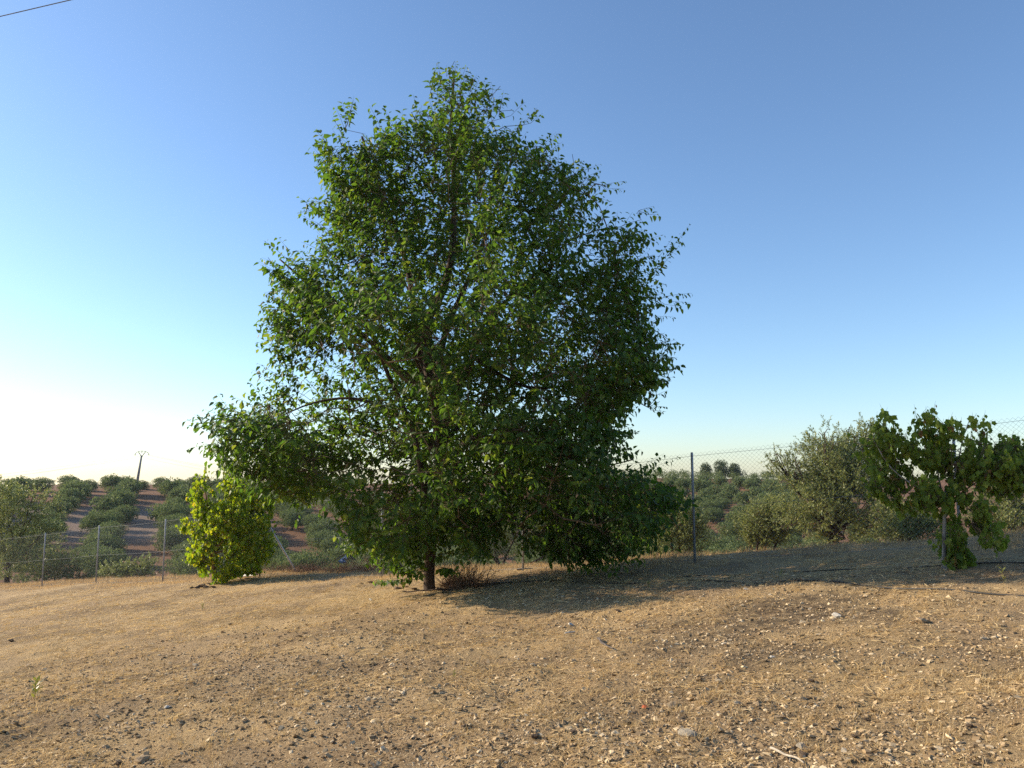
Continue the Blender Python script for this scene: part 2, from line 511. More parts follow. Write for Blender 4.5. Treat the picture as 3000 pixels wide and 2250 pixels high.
# ------------------------------------------------------------------ envelope from an outline standing at a real depth
class Envelope:
    def __init__(self, px_poly, Y0, R0, zcap=(2.0, -2.0)):
        W = np.array([at_depth(x, y, Y0) for x, y in px_poly])
        self.P = W[:, [0, 2]]
        self.Y0, self.R0 = Y0, R0
        self.zcap = zcap
        self.lo, self.hi = self.P.min(0), self.P.max(0)
    def edge(self, X, Z):
        """signed distance to outline (inside positive)"""
        P, Qn = self.P, np.roll(self.P, -1, 0)
        pt = np.stack([X, Z], -1)
        best = np.full(len(X), 1e9)
        inside = np.zeros(len(X), bool)
        for a, bq in zip(P, Qn):
            e = bq - a
            t = np.clip(((pt - a) @ e) / max(e @ e, 1e-9), 0, 1)
            best = np.minimum(best, np.linalg.norm(pt - (a + t[:, None] * e), axis=1))
            cr = (a[1] > Z) != (bq[1] > Z)
            with np.errstate(divide='ignore', invalid='ignore'):
                xi = a[0] + (Z - a[1]) / (bq[1] - a[1]) * (bq[0] - a[0])
            inside ^= cr & (X < xi)
        return np.where(inside, best, -best)
    def thick(self, e):
        e = np.clip(e, 0, self.R0)
        return np.sqrt(self.R0 ** 2 - (self.R0 - e) ** 2)
    def sample(self, n, weight):
        out = []
        got = 0
        while got < n:
            m_ = n * 3
            X = rng.uniform(self.lo[0], self.hi[0], m_)
            Z = rng.uniform(self.lo[1], self.hi[1], m_)
            D = rng.uniform(-self.R0, self.R0, m_)
            e = self.edge(X, Z)
            T = self.thick(e)
            T = np.minimum(T, (.85 + 1.6 * sstep(Z, *self.zcap)) * e + .22 + .5 * sstep(Z, *self.zcap))
            q = np.minimum(e, T - np.abs(D))
            p = np.stack([X, self.Y0 + D, Z], -1)
            ok = (q > 0) & (rng.random(m_) < weight(p, q))
            out.append(p[ok])
            got += ok.sum()
        return np.concatenate(out)[:n]

def grow(limbs, targets, step=0.25):
    """branch graph: limbs are polylines with radii, targets are joined outward from them"""
    nodes, par = [], []
    for L in limbs:
        prev = -1
        if nodes:
            prev = int(np.argmin(np.linalg.norm(np.array(nodes) - L[0], axis=1)))
        for p in L:
            nodes.append(p); par.append(prev); prev = len(nodes) - 1
    N = np.zeros((60000, 3)); n = len(nodes)
    N[:n] = nodes
    d0 = np.array([np.min(np.linalg.norm(N[:n] - t, axis=1)) for t in targets])
    for ti in np.argsort(d0):
        t = targets[ti]
        D = N[:n] - t
        dist = np.linalg.norm(D, axis=1) + 0.7 * np.maximum(0, D[:, 2])
        k = int(np.argmin(dist))
        a = N[k]
        L = np.linalg.norm(t - a)
        m_ = max(1, int(L / step))
        mid = (a + t) / 2 + np.array([0, 0, 0.10 * L]) + rng.normal(size=3) * 0.06 * L
        prev = k
        for q in range(1, m_ + 1):
            u = q / m_
            N[n] = (1 - u) ** 2 * a + 2 * u * (1 - u) * mid + u * u * t
            par.append(prev); prev = n; n += 1
    return N[:n].copy(), np.array(par)

def branch_mesh(N, par, n_limb, tip=0.005, expo=0.5, rmax=0.07, skip=0):
    n = len(N)
    cnt = np.zeros(n)
    kids = np.bincount(par[par >= 0], minlength=n)
    cnt[kids == 0] = 1
    for i in range(n - 1, -1, -1):
        if par[i] >= 0: cnt[par[i]] += cnt[i]
    rad = np.minimum(tip * cnt ** expo, rmax)
    idx = np.arange(max(skip, 1), n)
    idx = idx[par[idx] >= 0]
    pr = np.where(par[idx] < n_limb, rad[idx] * 1.15, rad[par[idx]])
    pr = np.minimum(pr, rad[idx] * 1.5)
    A, B = N[par[idx]], N[idx]
    B = B + 0.04 * (B - A)
    return prisms(A, B, pr, rad[idx], 5), rad

# ------------------------------------------------------------------ the large broadleaf tree
Y0 = 14.2
D2 = 3000 / 2212.0
outline = [(965, 130), (1000, 128), (1022, 168), (1058, 176), (1088, 195), (1092, 222), (1135, 216), (1158, 240), (1150, 268), (1208, 284),
           (1205, 315), (1262, 346), (1296, 354), (1346, 392), (1328, 418), (1322, 446), (1400, 450), (1385, 490), (1405, 530), (1395, 590), (1440, 622), (1468, 640),
           (1460, 690), (1405, 702), (1462, 742), (1448, 765), (1462, 796), (1436, 820), (1436, 868), (1380, 898), (1392, 940),
           (1340, 935), (1350, 985), (1395, 1012), (1462, 1052), (1478, 1105), (1430, 1112), (1415, 1150), (1375, 1165),
           (1355, 1195), (1290, 1222), (1265, 1218), (1200, 1208), (1120, 1185), (1080, 1150), (1050, 1165), (1008, 1195), (985, 1175),
           (960, 1150), (930, 1180), (895, 1205), (850, 1195), (800, 1182), (775, 1150), (762, 1105), (735, 1082), (690, 1098), (640, 1088), (585, 1078),
           (545, 1050), (505, 1020), (478, 985), (468, 940), (475, 905), (470, 872), (520, 872), (545, 872), (572, 850), (588, 825), (595, 790),
           (578, 745), (556, 712), (575, 680), (580, 640), (570, 575), (580, 535), (640, 565), (690, 530), (655, 478),
           (690, 440), (672, 400), (668, 330), (705, 303), (738, 290), (728, 240), (765, 245), (810, 285), (850, 275), (880, 255), (895, 205), (925, 155)]
outline = [(x * D2, y * D2) for x, y in outline]
env = Envelope(outline, Y0, 3.1, (5.0, 1.5))
base = plane_hit(1262, 1733)
base[2] = float(H(base[0], base[1])) - 0.03
TREE = base.copy()
zb = base[2]

def limb(pts, step=0.22):
    """pts: (px, py, depth offset)"""
    return smooth_path([at_depth(x, y, TREE[1] + d) for x, y, d in pts], step)
trunk_px = [(1262, 1746, .0), (1258, 1715, .0), (1257, 1670, .0), (1263, 1600, .03), (1284, 1480, .1), (1292, 1358, .1), (1282, 1230, .05), (1268, 1140, 0)]
stem_px = [(1262, 1610, 0), (1255, 1560, -.15), (1250, 1480, -.35), (1235, 1380, -.6), (1200, 1240, -.9), (1130, 1080, -1.3), (1060, 900, -1.6)]
limbs_px = [
    ([(1270, 1150, 0), (1243, 1078, .1), (1226, 1035, .1), (1216, 932, .2), (1203, 833, .3), (1170, 700, .4), (1100, 520, .4), (1060, 400, .3)], .095),
    ([(1266, 1145, 0), (1250, 1048, -.1), (1243, 982, -.2), (1256, 930, -.2), (1299, 849, -.2), (1325, 733, -.1), (1330, 550, 0), (1322, 380, 0), (1330, 220, 0)], .10),
    ([(1272, 1150, 0), (1284, 1080, .3), (1310, 960, .8), (1380, 800, 1.2), (1450, 620, 1.4), (1500, 460, 1.3)], .08),
    ([(1288, 1290, .1), (1330, 1160, .1), (1388, 1040, 0), (1405, 975, 0), (1428, 932, -.1), (1491, 876, -.2), (1580, 790, -.3), (1660, 710, -.3)], .085),
    ([(1385, 1045, 0), (1451, 1090, .3), (1547, 1134, .5), (1660, 1130, .7), (1770, 1100, .8)], .05),
    ([(1292, 1400, .1), (1390, 1330, -.2), (1550, 1290, -.5), (1700, 1320, -.5), (1800, 1390, -.5)], .06),
    ([(1288, 1340, .1), (1190, 1230, .1), (1050, 1170, .2), (920, 1180, .3), (800, 1230, .3)], .05),
    ([(1275, 1180, 0), (1180, 1090, -.2), (1040, 960, -.2), (900, 830, -.1), (820, 760, 0)], .07),
    ([(1288, 1300, .1), (1270, 1180, -1.0), (1230, 1080, -1.9), (1190, 980, -2.6)], .06),
    ([(1290, 1360, .1), (1360, 1300, -1.0), (1450, 1260, -2.0), (1530, 1260, -2.9)], .06),
    ([(1288, 1330, .1), (1220, 1280, 1.2), (1150, 1230, 2.4), (1090, 1180, 3.2)], .06),
    ([(1290, 1300, .1), (1400, 1200, 1.3), (1500, 1130, 2.4), (1580, 1060, 3.1)], .06),
    ([(1270, 1160, 0), (1260, 1000, 1.3), (1200, 860, 2.2), (1150, 740, 2.6)], .06),
    ([(1490, 878, -.2), (1520, 800, -1.0), (1560, 720, -1.6), (1580, 620, -1.8)], .04),
    ([(1290, 1440, .1), (1420, 1420, -1.2), (1560, 1460, -2.0), (1650, 1520, -2.2)], .05),
]
tr = limb(trunk_px)
stem = limb(stem_px)
limbs = [tr, stem] + [limb(p) for p, _ in limbs_px]
parts = [sweep(tr, np.interp(np.linspace(0, 1, len(tr)), [0, .03, .08, .2, .6, 1], [.20, .135, .108, .10, .115, .105]), 14, True, .14, 1)]
parts.append(sweep(stem, np.interp(np.linspace(0, 1, len(stem)), [0, .05, .3, 1], [.075, .07, .06, .025]), 10, True, .12, 2))
for kk, ((pp, r0), L) in enumerate(zip(limbs_px, limbs[2:])):
    parts.append(sweep(L, r0 * np.linspace(1, .22, len(L)), 8, True, .1, kk + 3))
root = empty('broadleaf_tree', TREE)
tag(root, 'tall bushy green broadleaf tree with dark trunk in the middle of the field', 'tree')
Vt, Pt = merge(parts)
add('trunk', make_mesh('trunk', Vt - TREE, Pt, True), M['bark'], root)

# special shoots that stand out of the outline in the photograph
SPR = [((1405, 600), (1490, 470)), ((1440, 640), (1495, 628)), ((1340, 1050), (1466, 970)), ((1380, 455), (1412, 442)), ((1440, 745), (1476, 740)),
       ((1445, 800), (1477, 794)), ((1400, 880), (1440, 874)), ((970, 190), (985, 130)), ((930, 200), (940, 140)), ((1050, 240), (1062, 170)),
       ((1080, 240), (1088, 190)), ((1130, 270), (1160, 228)), ((750, 270), (765, 200)), ((745, 280), (725, 225)), ((850, 300), (830, 222)),
       ((720, 340), (668, 325)), ((700, 450), (645, 455)), ((620, 560), (570, 512)), ((690, 540), (650, 518)), ((610, 600), (568, 570)),
       ((600, 720), (552, 715)), ((540, 900), (463, 865)), ((520, 940), (462, 940)), ((560, 880), (605, 850)), ((1300, 400), (1354, 386)),
       ((1240, 380), (1296, 348)), ((1180, 320), (1210, 280)), ((1340, 490), (1415, 515)), ((1440, 1060), (1512, 1100)), ((1420, 1040), (1490, 1062)),
       ((1250, 1190), (1275, 1235)), ((1330, 1160), (1350, 1208)), ((1200, 1180), (1190, 1215)), ((640, 870), (612, 845)), ((1010, 190), (1022, 160)),
       ((900, 240), (893, 200)), ((990, 1170), (1000, 1215)), ((860, 1170), (850, 1215)), ((1130, 1150), (1120, 1200))]
targets = env.sample(900, lambda p, q: np.clip(.25 + .75 * np.exp(-(q - .3) ** 2 / .8), 0, 1))
spr_dy = rng.uniform(-.15, .4, len(SPR))
targets = np.concatenate([targets, [at_depth(a[0] * D2, a[1] * D2, Y0 + dy) for (a, _), dy in zip(SPR, spr_dy)]])
n_limb = sum(len(L) for L in limbs)
N, par = grow(limbs, targets, .22)
(Vb, Pb), rad = branch_mesh(N, par, n_limb, .0045, .5, .05, n_limb)

def clumpy(p, q):
    c = noise3(p / 0.98, 11) * .72 + noise3(p / 0.40, 12) * .28
    shell = .12 + .88 * np.exp(-np.maximum(q - .2, 0) / .85)
    return np.clip((c - .36 - .06 * sstep(p[:, 2], .8, 3.2)) * 7, 0.0, 1) * shell * (env.edge(p[:, 0], p[:, 2]) > .10 + .26 * sstep(p[:, 2], .6, 2.4))
NS = 8500
sp = env.sample(NS, clumpy)
axis = np.stack([np.full(NS, TREE[0]), np.full(NS, TREE[1]), np.clip(sp[:, 2] - 1.6, zb + 1.2, 9)], -1)
hgt = (sp[:, 2] - zb) / 9.8
outd = norm(sp - axis)
sd = norm(outd + .42 * rnd(NS) + np.stack([np.zeros(NS), np.zeros(NS), np.interp(hgt, [0, .25, .5, 1], [-.45, -.1, .25, .7])], -1))
sl = rng.uniform(.30, .56, NS)
qe = env.edge(sp[:, 0], sp[:, 2])
sl = sl * np.interp(hgt, [.8, .95], [1, .65])
sl = np.where((qe < .65) & (hgt < .85) & (hgt > .38) & (rng.random(NS) < .22), rng.uniform(.5, .85, NS), sl)
tw_A, tw_B = [], []
ep, ed, el = [], [], []
SUCK = [((1248, 1690), (1120, 1650)), ((1250, 1680), (1150, 1600)), ((1252, 1660), (1195, 1570)), ((1246, 1700), (1105, 1685)), ((1248, 1690), (1175, 1668)), ((1262, 1640), (1330, 1610)),
        ((1270, 1660), (1320, 1668)), ((1252, 1650), (1130, 1560)), ((1255, 1640), (1215, 1520)), ((1265, 1600), (1345, 1560)), ((1250, 1690), (1210, 1640)), ((1265, 1610), (1300, 1530)), ((1248, 1695), (1090, 1620))]
for (a, bq) in SUCK:
    for q in range(3):
        A = at_depth(*a, Y0 - .05)
        B = at_depth(*bq, Y0 - .25 + rng.uniform(-.5, .3)) + rng.normal(size=3) * .06
        ep.append(A + (B - A) * .25); ed.append(norm(B - A)); el.append(np.linalg.norm(B - A) * .8)
for (a, bq), dy in zip(SPR, spr_dy):
    A = at_depth(a[0] * D2, a[1] * D2, Y0 + dy)
    B = at_depth(bq[0] * D2, bq[1] * D2, Y0 + dy)
    for q in range(3):
        jit = rng.normal(size=3) * (.0 if q == 0 else .12)
        ep.append(A + jit); ed.append(norm((B - A) + jit)); el.append(np.linalg.norm(B - A) * (1 if q == 0 else .75))
sp = np.concatenate([sp, ep]); sd = np.concatenate([sd, ed]); sl = np.concatenate([sl, el])
outd = np.concatenate([outd, ed])

def shoots(sp, sd, sl, outd, spacing, leaf_len, t, droop, petiole=.025, sag=.10, alt_amt=.75):
    """leaves along shoots; returns leaf arrays and twig prisms"""
    pos, d, n, L = [], [], [], []
    ns = len(sp)
    sidev = norm(np.cross(sd, rnd(ns) * .5 + np.array([0, 0, 1.0])))
    kmax = int(sl.max() / spacing) + 1
    for k in range(kmax):
        u = (k + .6) * spacing
        on = u < sl
        if not on.any(): break
        f = (u / sl[on])[:, None]
        p = sp[on] + sd[on] * u + np.array([0, 0, -1.0]) * (sag * sl[on, None] * f * f)
        sgn = (1 if k % 2 else -1)
        sv = sidev[on] * sgn
        dd = norm(.40 * sd[on] + alt_amt * sv + np.array([0, 0, -1.0]) * (droop * (.6 + .8 * rng.random((on.sum(), 1)))) + .28 * rnd(on.sum()))
        nn = norm(np.array([0, 0, .75]) + .45 * outd[on] + .45 * rnd(on.sum()))
        lay = leaf_len * rng.uniform(.5, 1.22, on.sum()) * np.interp(f[:, 0], [0, .5, .9, 1], [1, 1, .85, .6])
        pos.append(p + dd * petiole); d.append(dd); n.append(nn); L.append(lay)
    pos, d, n, L = map(np.concatenate, (pos, d, n, L))
    return pos, d, n, L

lp, ld, ln, ll = shoots(sp, sd, sl, outd, .050, .138, OVATE, .50)
# 300 nearest leaves are single leaves, the rest stay one crown
dist = np.linalg.norm(lp - EYE, axis=1)
order = np.argsort(dist)
single, rest = order[:300], order[300:]
Vl, Pl = leaves(lp[rest], ld[rest], ln[rest], ll[rest], OVATE)
crown = add('crown', make_mesh('crown', Vl - TREE, Pl), M['leaf'], root)
crown['kind'] = 'stuff'

def single_leaves(idx, lp, ld, ln, ll, t, mat, parent, origin):
    lm = make_mesh('leaf', t[0], t[1])
    lm.materials.append(mat)
    for q in idx:
        d = ld[q] / np.linalg.norm(ld[q])
        s = np.cross(ln[q], d); s /= np.linalg.norm(s)
        nn = np.cross(d, s)
        o = add('leaf', lm, None, parent)
        mt = Matrix(((d[0], s[0], nn[0], 0), (d[1], s[1], nn[1], 0), (d[2], s[2], nn[2], 0), (0, 0, 0, 1)))
        o.matrix_basis = Matrix.Translation(Vector(lp[q] - origin)) @ mt @ Matrix.Scale(float(ll[q]), 4)
single_leaves(single, lp, ld, ln, ll, OVATE, M['leaf_one'], crown, TREE)

# twigs: from the nearest branch node to each shoot and along it
def twig_mesh(sp, sd, sl, N, sag=.10, r0=.004, limit=.6):
    near = np.empty(len(sp), int)
    for a in range(0, len(sp), 1000):
        D = np.linalg.norm(sp[a:a + 1000, None, :] - N[None], axis=2)
        near[a:a + 1000] = D.argmin(1)
    A = N[near]
    ok = np.linalg.norm(A - sp, axis=1) < limit
    mid = sp + sd * sl[:, None] * .5 + np.array([0, 0, -1.0]) * (sag * sl[:, None] * .25)
    tip = sp + sd * sl[:, None] + np.array([0, 0, -1.0]) * (sag * sl[:, None])
    return merge([prisms(A[ok], sp[ok], r0 * 1.2, r0), prisms(sp, mid, r0, r0 * .7), prisms(mid, tip, r0 * .7, r0 * .3)])
Vw, Pw = merge([(Vb, Pb), twig_mesh(sp, sd, sl, N)])
br = add('branches', make_mesh('branches', Vw - TREE, Pw), M['twig'], root)
br['kind'] = 'stuff'

# ------------------------------------------------------------------ the two young maples
def young_maple(name, label, poly, base_px, R0, limbs_px, trunk_r, n_shoots, leaf_len, mat, trunk_mat, extra=(), seed=1, flare=None, n_single=0, thr=.37):
    b0 = plane_hit(*base_px)
    b0[2] = float(H(b0[0], b0[1])) - .02
    e = Envelope(poly, b0[1], R0)
    root = tag(empty(name, b0), label, 'tree')
    lim = [smooth_path([at_depth(x, y, b0[1] + d) for x, y, d in L], .08) for L in limbs_px]
    lim[0][0] = b0
    ps = []
    for k, L in enumerate(lim):
        r0 = trunk_r if k == 0 else trunk_r * .5
        rad = np.linspace(r0, r0 * (.75 if k == 0 else .25), len(L))
        if k == 0 and flare:
            rad = rad * (1 + flare * np.exp(-np.linspace(0, 1, len(L)) * 14))
        ps.append(sweep(L, rad, 10, True, .18, k + seed))
    V, P = merge(ps)
    add('trunk', make_mesh('trunk', V - b0, P, True), trunk_mat, root)
    tg = e.sample(130, lambda p, q: np.full(len(p), 1.0))
    N, par = grow(lim, tg, .10)
    nl = sum(len(L) for L in lim)
    (Vb, Pb), _ = branch_mesh(N, par, nl, .003, .45, .02, nl)
    def wgt(p, q):
        c = noise3(p / .34, seed + 20) * .75 + noise3(p / .12, seed + 21) * .25
        return np.clip((c - thr) * 6, 0, 1) * (.45 + .55 * np.exp(-q / .4))
    sp = e.sample(n_shoots, wgt)
    ax = np.stack([np.full(len(sp), b0[0]), np.full(len(sp), b0[1]), np.clip(sp[:, 2] - .8, b0[2], 9)], -1)
    od = norm(sp - ax)
    sd = norm(od + .5 * rnd(len(sp)) + np.array([0, 0, .35]))
    sl = rng.uniform(.12, .26, len(sp))
    for (a, bq) in extra:
        dq = rng.uniform(-.18, .05)
        A, B = at_depth(*a, b0[1] + dq), at_depth(*bq, b0[1] + dq)
        sp = np.concatenate([sp, [A]]); sd = np.concatenate([sd, [norm(B - A)]]); sl = np.concatenate([sl, [np.linalg.norm(B - A)]])
        od = np.concatenate([od, [norm(B - A)]])
    lp, ld, ln, ll = shoots(sp, sd, sl, od, .055, leaf_len, LOBED, 2.2, .03, .05, .5)
    # blades hang: normal mostly sideways / outward
    ln = norm(np.concatenate([rnd(len(lp))[:, :2] * .9 + (lp - b0)[:, :2] * .35, np.full((len(lp), 1), .35)], 1))
    order = np.argsort(np.linalg.norm(lp - EYE, axis=1))
    sg, rs = order[:n_single], order[n_single:]
    Vl, Pl = leaves(lp[rs], ld[rs], ln[rs], ll[rs], LOBED)
    cr = add('crown', make_mesh('crown', Vl - b0, Pl), mat, root)
    cr['kind'] = 'stuff'
    if n_single:
        single_leaves(sg, lp, ld, ln, ll, LOBED, mat, cr, b0)
    Vw, Pw = merge([(Vb, Pb), twig_mesh(sp, sd, sl, N, .05, .0028, .6)])
    add('branches', make_mesh('branches', Vw - b0, Pw), M['twig'], root)['kind'] = 'stuff'
    return b0

z4 = .3194
poly_r = [(250, 130), (330, 150), (345, 260), (430, 250), (470, 350), (540, 395), (610, 430), (600, 520), (610, 620), (700, 690), (750, 780), (815, 870), (850, 860), (830, 700),
          (800, 620), (690, 620), (650, 560), (680, 450), (790, 460), (745, 340), (690, 300), (640, 180), (705, 130), (722, 50), (840, 90), (850, 180), (930, 190), (1000, 190), (1070, 220), (1120, 130), (1180, 140), (1210, 240),
          (1300, 220), (1350, 300), (1330, 360), (1430, 390), (1550, 400), (1640, 420), (1790, 500), (1830, 640), (1720, 760), (1600, 820), (1500, 910), (1330, 950), (1230, 1020),
          (1220, 1110), (1290, 1180), (1340, 1290), (1320, 1370), (1200, 1420), (1120, 1500), (1100, 1570), (1010, 1560), (930, 1490), (890, 1400), (895, 1300), (960, 1260), (970, 1180),
          (900, 1110), (850, 1090), (780, 1080), (700, 1050), (600, 1060), (560, 1140), (510, 1120), (470, 1000), (420, 920), (300, 880), (235, 840), (225, 740), (190, 600), (80, 520), (25, 430), (30, 345), (120, 345), (210, 370), (250, 260)]
poly_r = [(2480 + x * z4, 1170 + y * z4) for x, y in poly_r]
young_maple('young_maple', 'dull green young maple with pale bark standing in shade at the right edge', poly_r, (2768, 1678), .85,
            [[(2768, 1678, 0), (2766, 1640, 0), (2766, 1560, 0), (2768, 1490, 0), (2772, 1430, 0)],
             [(2769, 1480, 0), (2750, 1400, .05), (2740, 1320, .08), (2722, 1230, .1)],
             [(2769, 1470, 0), (2690, 1430, -.1), (2610, 1370, -.1), (2560, 1290, -.1)],
             [(2770, 1470, 0), (2800, 1380, -.1), (2820, 1290, -.1), (2840, 1230, 0)],
             [(2770, 1480, 0), (2850, 1420, .1), (2930, 1370, .15), (2990, 1330, .2)],
             [(2768, 1640, 0), (2775, 1620, 0)]],
            .027, 1050, .10, M['maple_green'], M['bark_pale'],
            extra=[((2690, 1290), (2660, 1235)), ((2715, 1240), (2712, 1186)), ((2850, 1230), (2848, 1205)), ((2565, 1250), (2570, 1202)), ((2700, 1310), (2650, 1275))] + [((2776 + 10 * (q % 6), 1545 + 20 * (q % 5)), (2764 + 13 * (q % 8), 1612 + 11 * (q % 6))) for q in range(34)], seed=3, flare=2.0, n_single=300, thr=.47)
z1 = .22905
poly_l = [(220, 90), (300, 95), (340, 200), (390, 300), (450, 330), (480, 200), (500, 100), (560, 40), (700, 60), (900, 150), (980, 250), (1050, 450), (1110, 560), (1110, 750),
          (1080, 1000), (1020, 1250), (900, 1340), (750, 1370), (620, 1400), (480, 1480), (390, 1470), (420, 1330), (400, 1250), (310, 1400), (240, 1410), (240, 1250), (160, 1240), (70, 1130), (120, 980),
          (80, 920), (190, 880), (130, 840), (60, 850), (0, 850), (-20, 720), (0, 660), (70, 660), (100, 740), (160, 690), (210, 680), (160, 600), (170, 500), (110, 400), (100, 300), (120, 220), (150, 150)]
poly_l = [(540 + x * z1, 1370 + y * z1) for x, y in poly_l]
young_maple('young_maple', 'bright yellow-green young maple with brown trunk beside the gate', poly_l, (626, 1719), 1.05,
            [[(626, 1719, 0), (627, 1660, 0), (628, 1600, 0), (628, 1520, 0)],
             [(628, 1600, 0), (610, 1500, 0), (600, 1420, 0), (600, 1368, 0)],
             [(628, 1590, 0), (660, 1500, .1), (675, 1440, .1), (680, 1400, .1)],
             [(628, 1610, 0), (700, 1540, -.1), (750, 1500, -.1)],
             [(627, 1640, 0), (590, 1590, -.1), (560, 1550, -.1)],
             [(628, 1620, 0), (690, 1610, -.3), (740, 1620, -.3)]],
            .07, 2100, .115, M['maple_yellow'], M['bark_brown'], extra=[((600, 1400), (600, 1362)), ((601, 1380), (606, 1364))], seed=5, thr=.42)

# ------------------------------------------------------------------ near olives behind the fence
def olive_near(label, px, py_top, py_bot, half_w, depth, nleaf, lobes, seed, mat='olive_near', leaf=.062, group=None):
    """lobes: (dx px, y px, rx m, rz m) blobs of foliage around a leaning trunk"""
    g = np.random.default_rng(seed)
    gp = at_depth(px, py_bot, depth)
    b0 = np.array([gp[0], depth, float(H(gp[0], depth)) - .05])
    root = tag(empty('olive_tree', b0), label, 'tree', group)
    cs = []
    for dx, y, rx, rz in lobes:
        c = at_depth(px + dx, y, depth + g.uniform(-.35, .35))
        cs.append((c, rx, rz))
    wts = np.array([rx * rx * rz for _, rx, rz in cs]); wts /= wts.sum()
    ps = []
    tops = []
    fork = b0 + np.array([0, 0, .28 * (cs[0][0][2] - b0[2])])
    L = smooth_path([b0, b0 * .5 + fork * .5 + g.normal(size=3) * .05, fork], .15)
    ps.append(sweep(L, np.linspace(.14, .10, len(L)), 9, True, .25, seed))
    for c, rx, rz in cs:
        mid = (fork + c) / 2 + g.normal(size=3) * .12
        L = smooth_path([fork, mid, c], .15)
        ps.append(sweep(L, np.linspace(.055, .012, len(L)), 6, True, .15, seed))
        for q in range(7):
            e = c + norm(g.normal(size=3)) * np.array([rx, rx, rz]) * .8
            ps.append(sweep(smooth_path([L[len(L) * 2 // 3], (c + e) / 2 + g.normal(size=3) * .06, e], .2), np.linspace(.016, .004, len(smooth_path([L[len(L) * 2 // 3], (c + e) / 2, e], .2))) if False else .009, 4, True, 0, seed))
    V, P = merge(ps)
    add('trunk', make_mesh('trunk', V - b0, P, True), M['bark'], root)
    # sprays of narrow leaves
    ns = nleaf // 15
    which = g.choice(len(cs), ns * 4, p=wts)
    C = np.array([c for c, _, _ in cs])[which]
    RX = np.array([[rx, rx, rz] for _, rx, rz in cs])[which]
    dirs = norm(g.normal(size=(ns * 4, 3)))
    rad = g.random(ns * 4) ** .45
    S = C + dirs * RX * rad[:, None]
    keep = (noise3(S / .35, seed) > .45) | (g.random(ns * 4) < .12)
    keep &= S[:, 2] > H(S[:, 0], S[:, 1]) + .05
    S, dirs = S[keep][:ns], dirs[keep][:ns]
    sd = norm(dirs * .8 + np.array([0, 0, .7]) + .55 * g.normal(size=S.shape))
    sl = g.uniform(.14, .32, len(S))
    pos, d, n, Ls = [], [], [], []
    for k in range(20):
        u = (k + .5) / 20 * sl
        pos.append(S + sd * u[:, None])
        d.append(norm(sd * .8 + .75 * norm(g.normal(size=S.shape))))
        n.append(norm(g.normal(size=S.shape) * .6 + np.array([0, 0, .7])))
        Ls.append(leaf * g.uniform(.6, 1.25, len(S)))
    pos, d, n, Ls = map(np.concatenate, (pos, d, n, Ls))
    V, P = leaves(pos, d, n, Ls, LANCE)
    cr = add('crown', make_mesh('crown', V - b0, P), M[mat], root)
    cr['kind'] = 'stuff'
    tip = S + sd * sl[:, None]
    V, P = prisms(S - sd * .06, tip, .002, .001)
    add('branches', make_mesh('branches', V - b0, P), M['twig'], root)['kind'] = 'stuff'

olive_near('big ragged olive tree behind the fence, left of the shaded maple', 2440, 1230, 1600, 0, 17.2, 44000,
           [(0, 1370, .85, .75), (-20, 1300, .5, .45), (70, 1300, .5, .5), (-115, 1380, .5, .42), (-165, 1350, .28, .22), (70, 1400, .75, .7), (-40, 1480, .75, .5), (90, 1510, .55, .5), (-120, 1520, .45, .4), (20, 1560, .7, .3), (110, 1270, .2, .3)], 31)
olive_near('low bushy olive just left of the big ragged olive, behind the fence', 2240, 1430, 1590, 0, 19.5, 16000,
           [(0, 1520, .55, .34), (-45, 1550, .4, .3), (50, 1545, .5, .32), (25, 1490, .32, .25), (-10, 1580, .65, .2)], 32)
olive_near('yellowish olive bush behind the fence between big tree and first post', 1985, 1440, 1640, 0, 20.5, 18000,
           [(0, 1540, .7, .5), (-70, 1565, .5, .4), (45, 1560, .4, .4), (-20, 1500, .42, .3), (30, 1605, .5, .25), (-80, 1615, .55, .22)], 33)
olive_near('yellow-green olive bush seen under the left branches of the shaded maple', 2640, 1490, 1580, 0, 15.8, 12000,
           [(0, 1545, .55, .3), (-60, 1530, .45, .3), (60, 1550, .4, .28), (20, 1515, .4, .25)], 34)
olive_near('olive tree at the right edge behind the shaded maple', 2950, 1400, 1575, 0, 15.2, 14000,
           [(0, 1500, .6, .45), (-60, 1530, .4, .35), (60, 1480, .6, .5), (90, 1540, .5, .4), (0, 1440, .45, .35)], 35)
olive_near('grey olive bush behind the fence, seen left of the big trunk', 1165, 1430, 1650, 0, 21.5, 14000,
           [(0, 1520, .75, .6), (-50, 1570, .5, .5), (60, 1500, .5, .5), (0, 1600, .7, .4), (-60, 1500, .4, .4)], 36, 'olive_far')
olive_near('olive bush seen low under the big tree, right of its trunk', 1470, 1500, 1640, 0, 21.0, 9000,
           [(0, 1580, .5, .4), (50, 1560, .5, .4), (-50, 1600, .4, .3), (160, 1600, .6, .4)], 37, 'olive_far')
olive_near('large dark olive tree at the left edge beyond the fence', 20, 1420, 1720, 0, 37.0, 34000,
           [(0, 1520, 1.7, 1.5), (80, 1500, 1.2, 1.1), (-60, 1470, 1.4, 1.2), (60, 1600, 1.6, 1.2), (120, 1560, .8, .7), (0, 1650, 1.8, 1.0), (-40, 1440, 1.0, .6), (80, 1440, .6, .5)], 38, 'olive_near', .10)
olive_near('pale olive bush by the fence post nearest the left edge', 150, 1600, 1715, 0, 39.0, 14000,
           [(0, 1660, 1.1, .8), (-50, 1680, .8, .6), (50, 1650, .8, .6), (80, 1690, .8, .5)], 39, 'olive_far', .10)
olive_near('yellowish scrub bush between two fence posts on the left', 340, 1640, 1700, 0, 42.0, 9000,
           [(0, 1675, .9, .5), (50, 1670, .8, .6), (90, 1665, .8, .6), (-30, 1690, .6, .3)], 40, 'olive_near', .10)

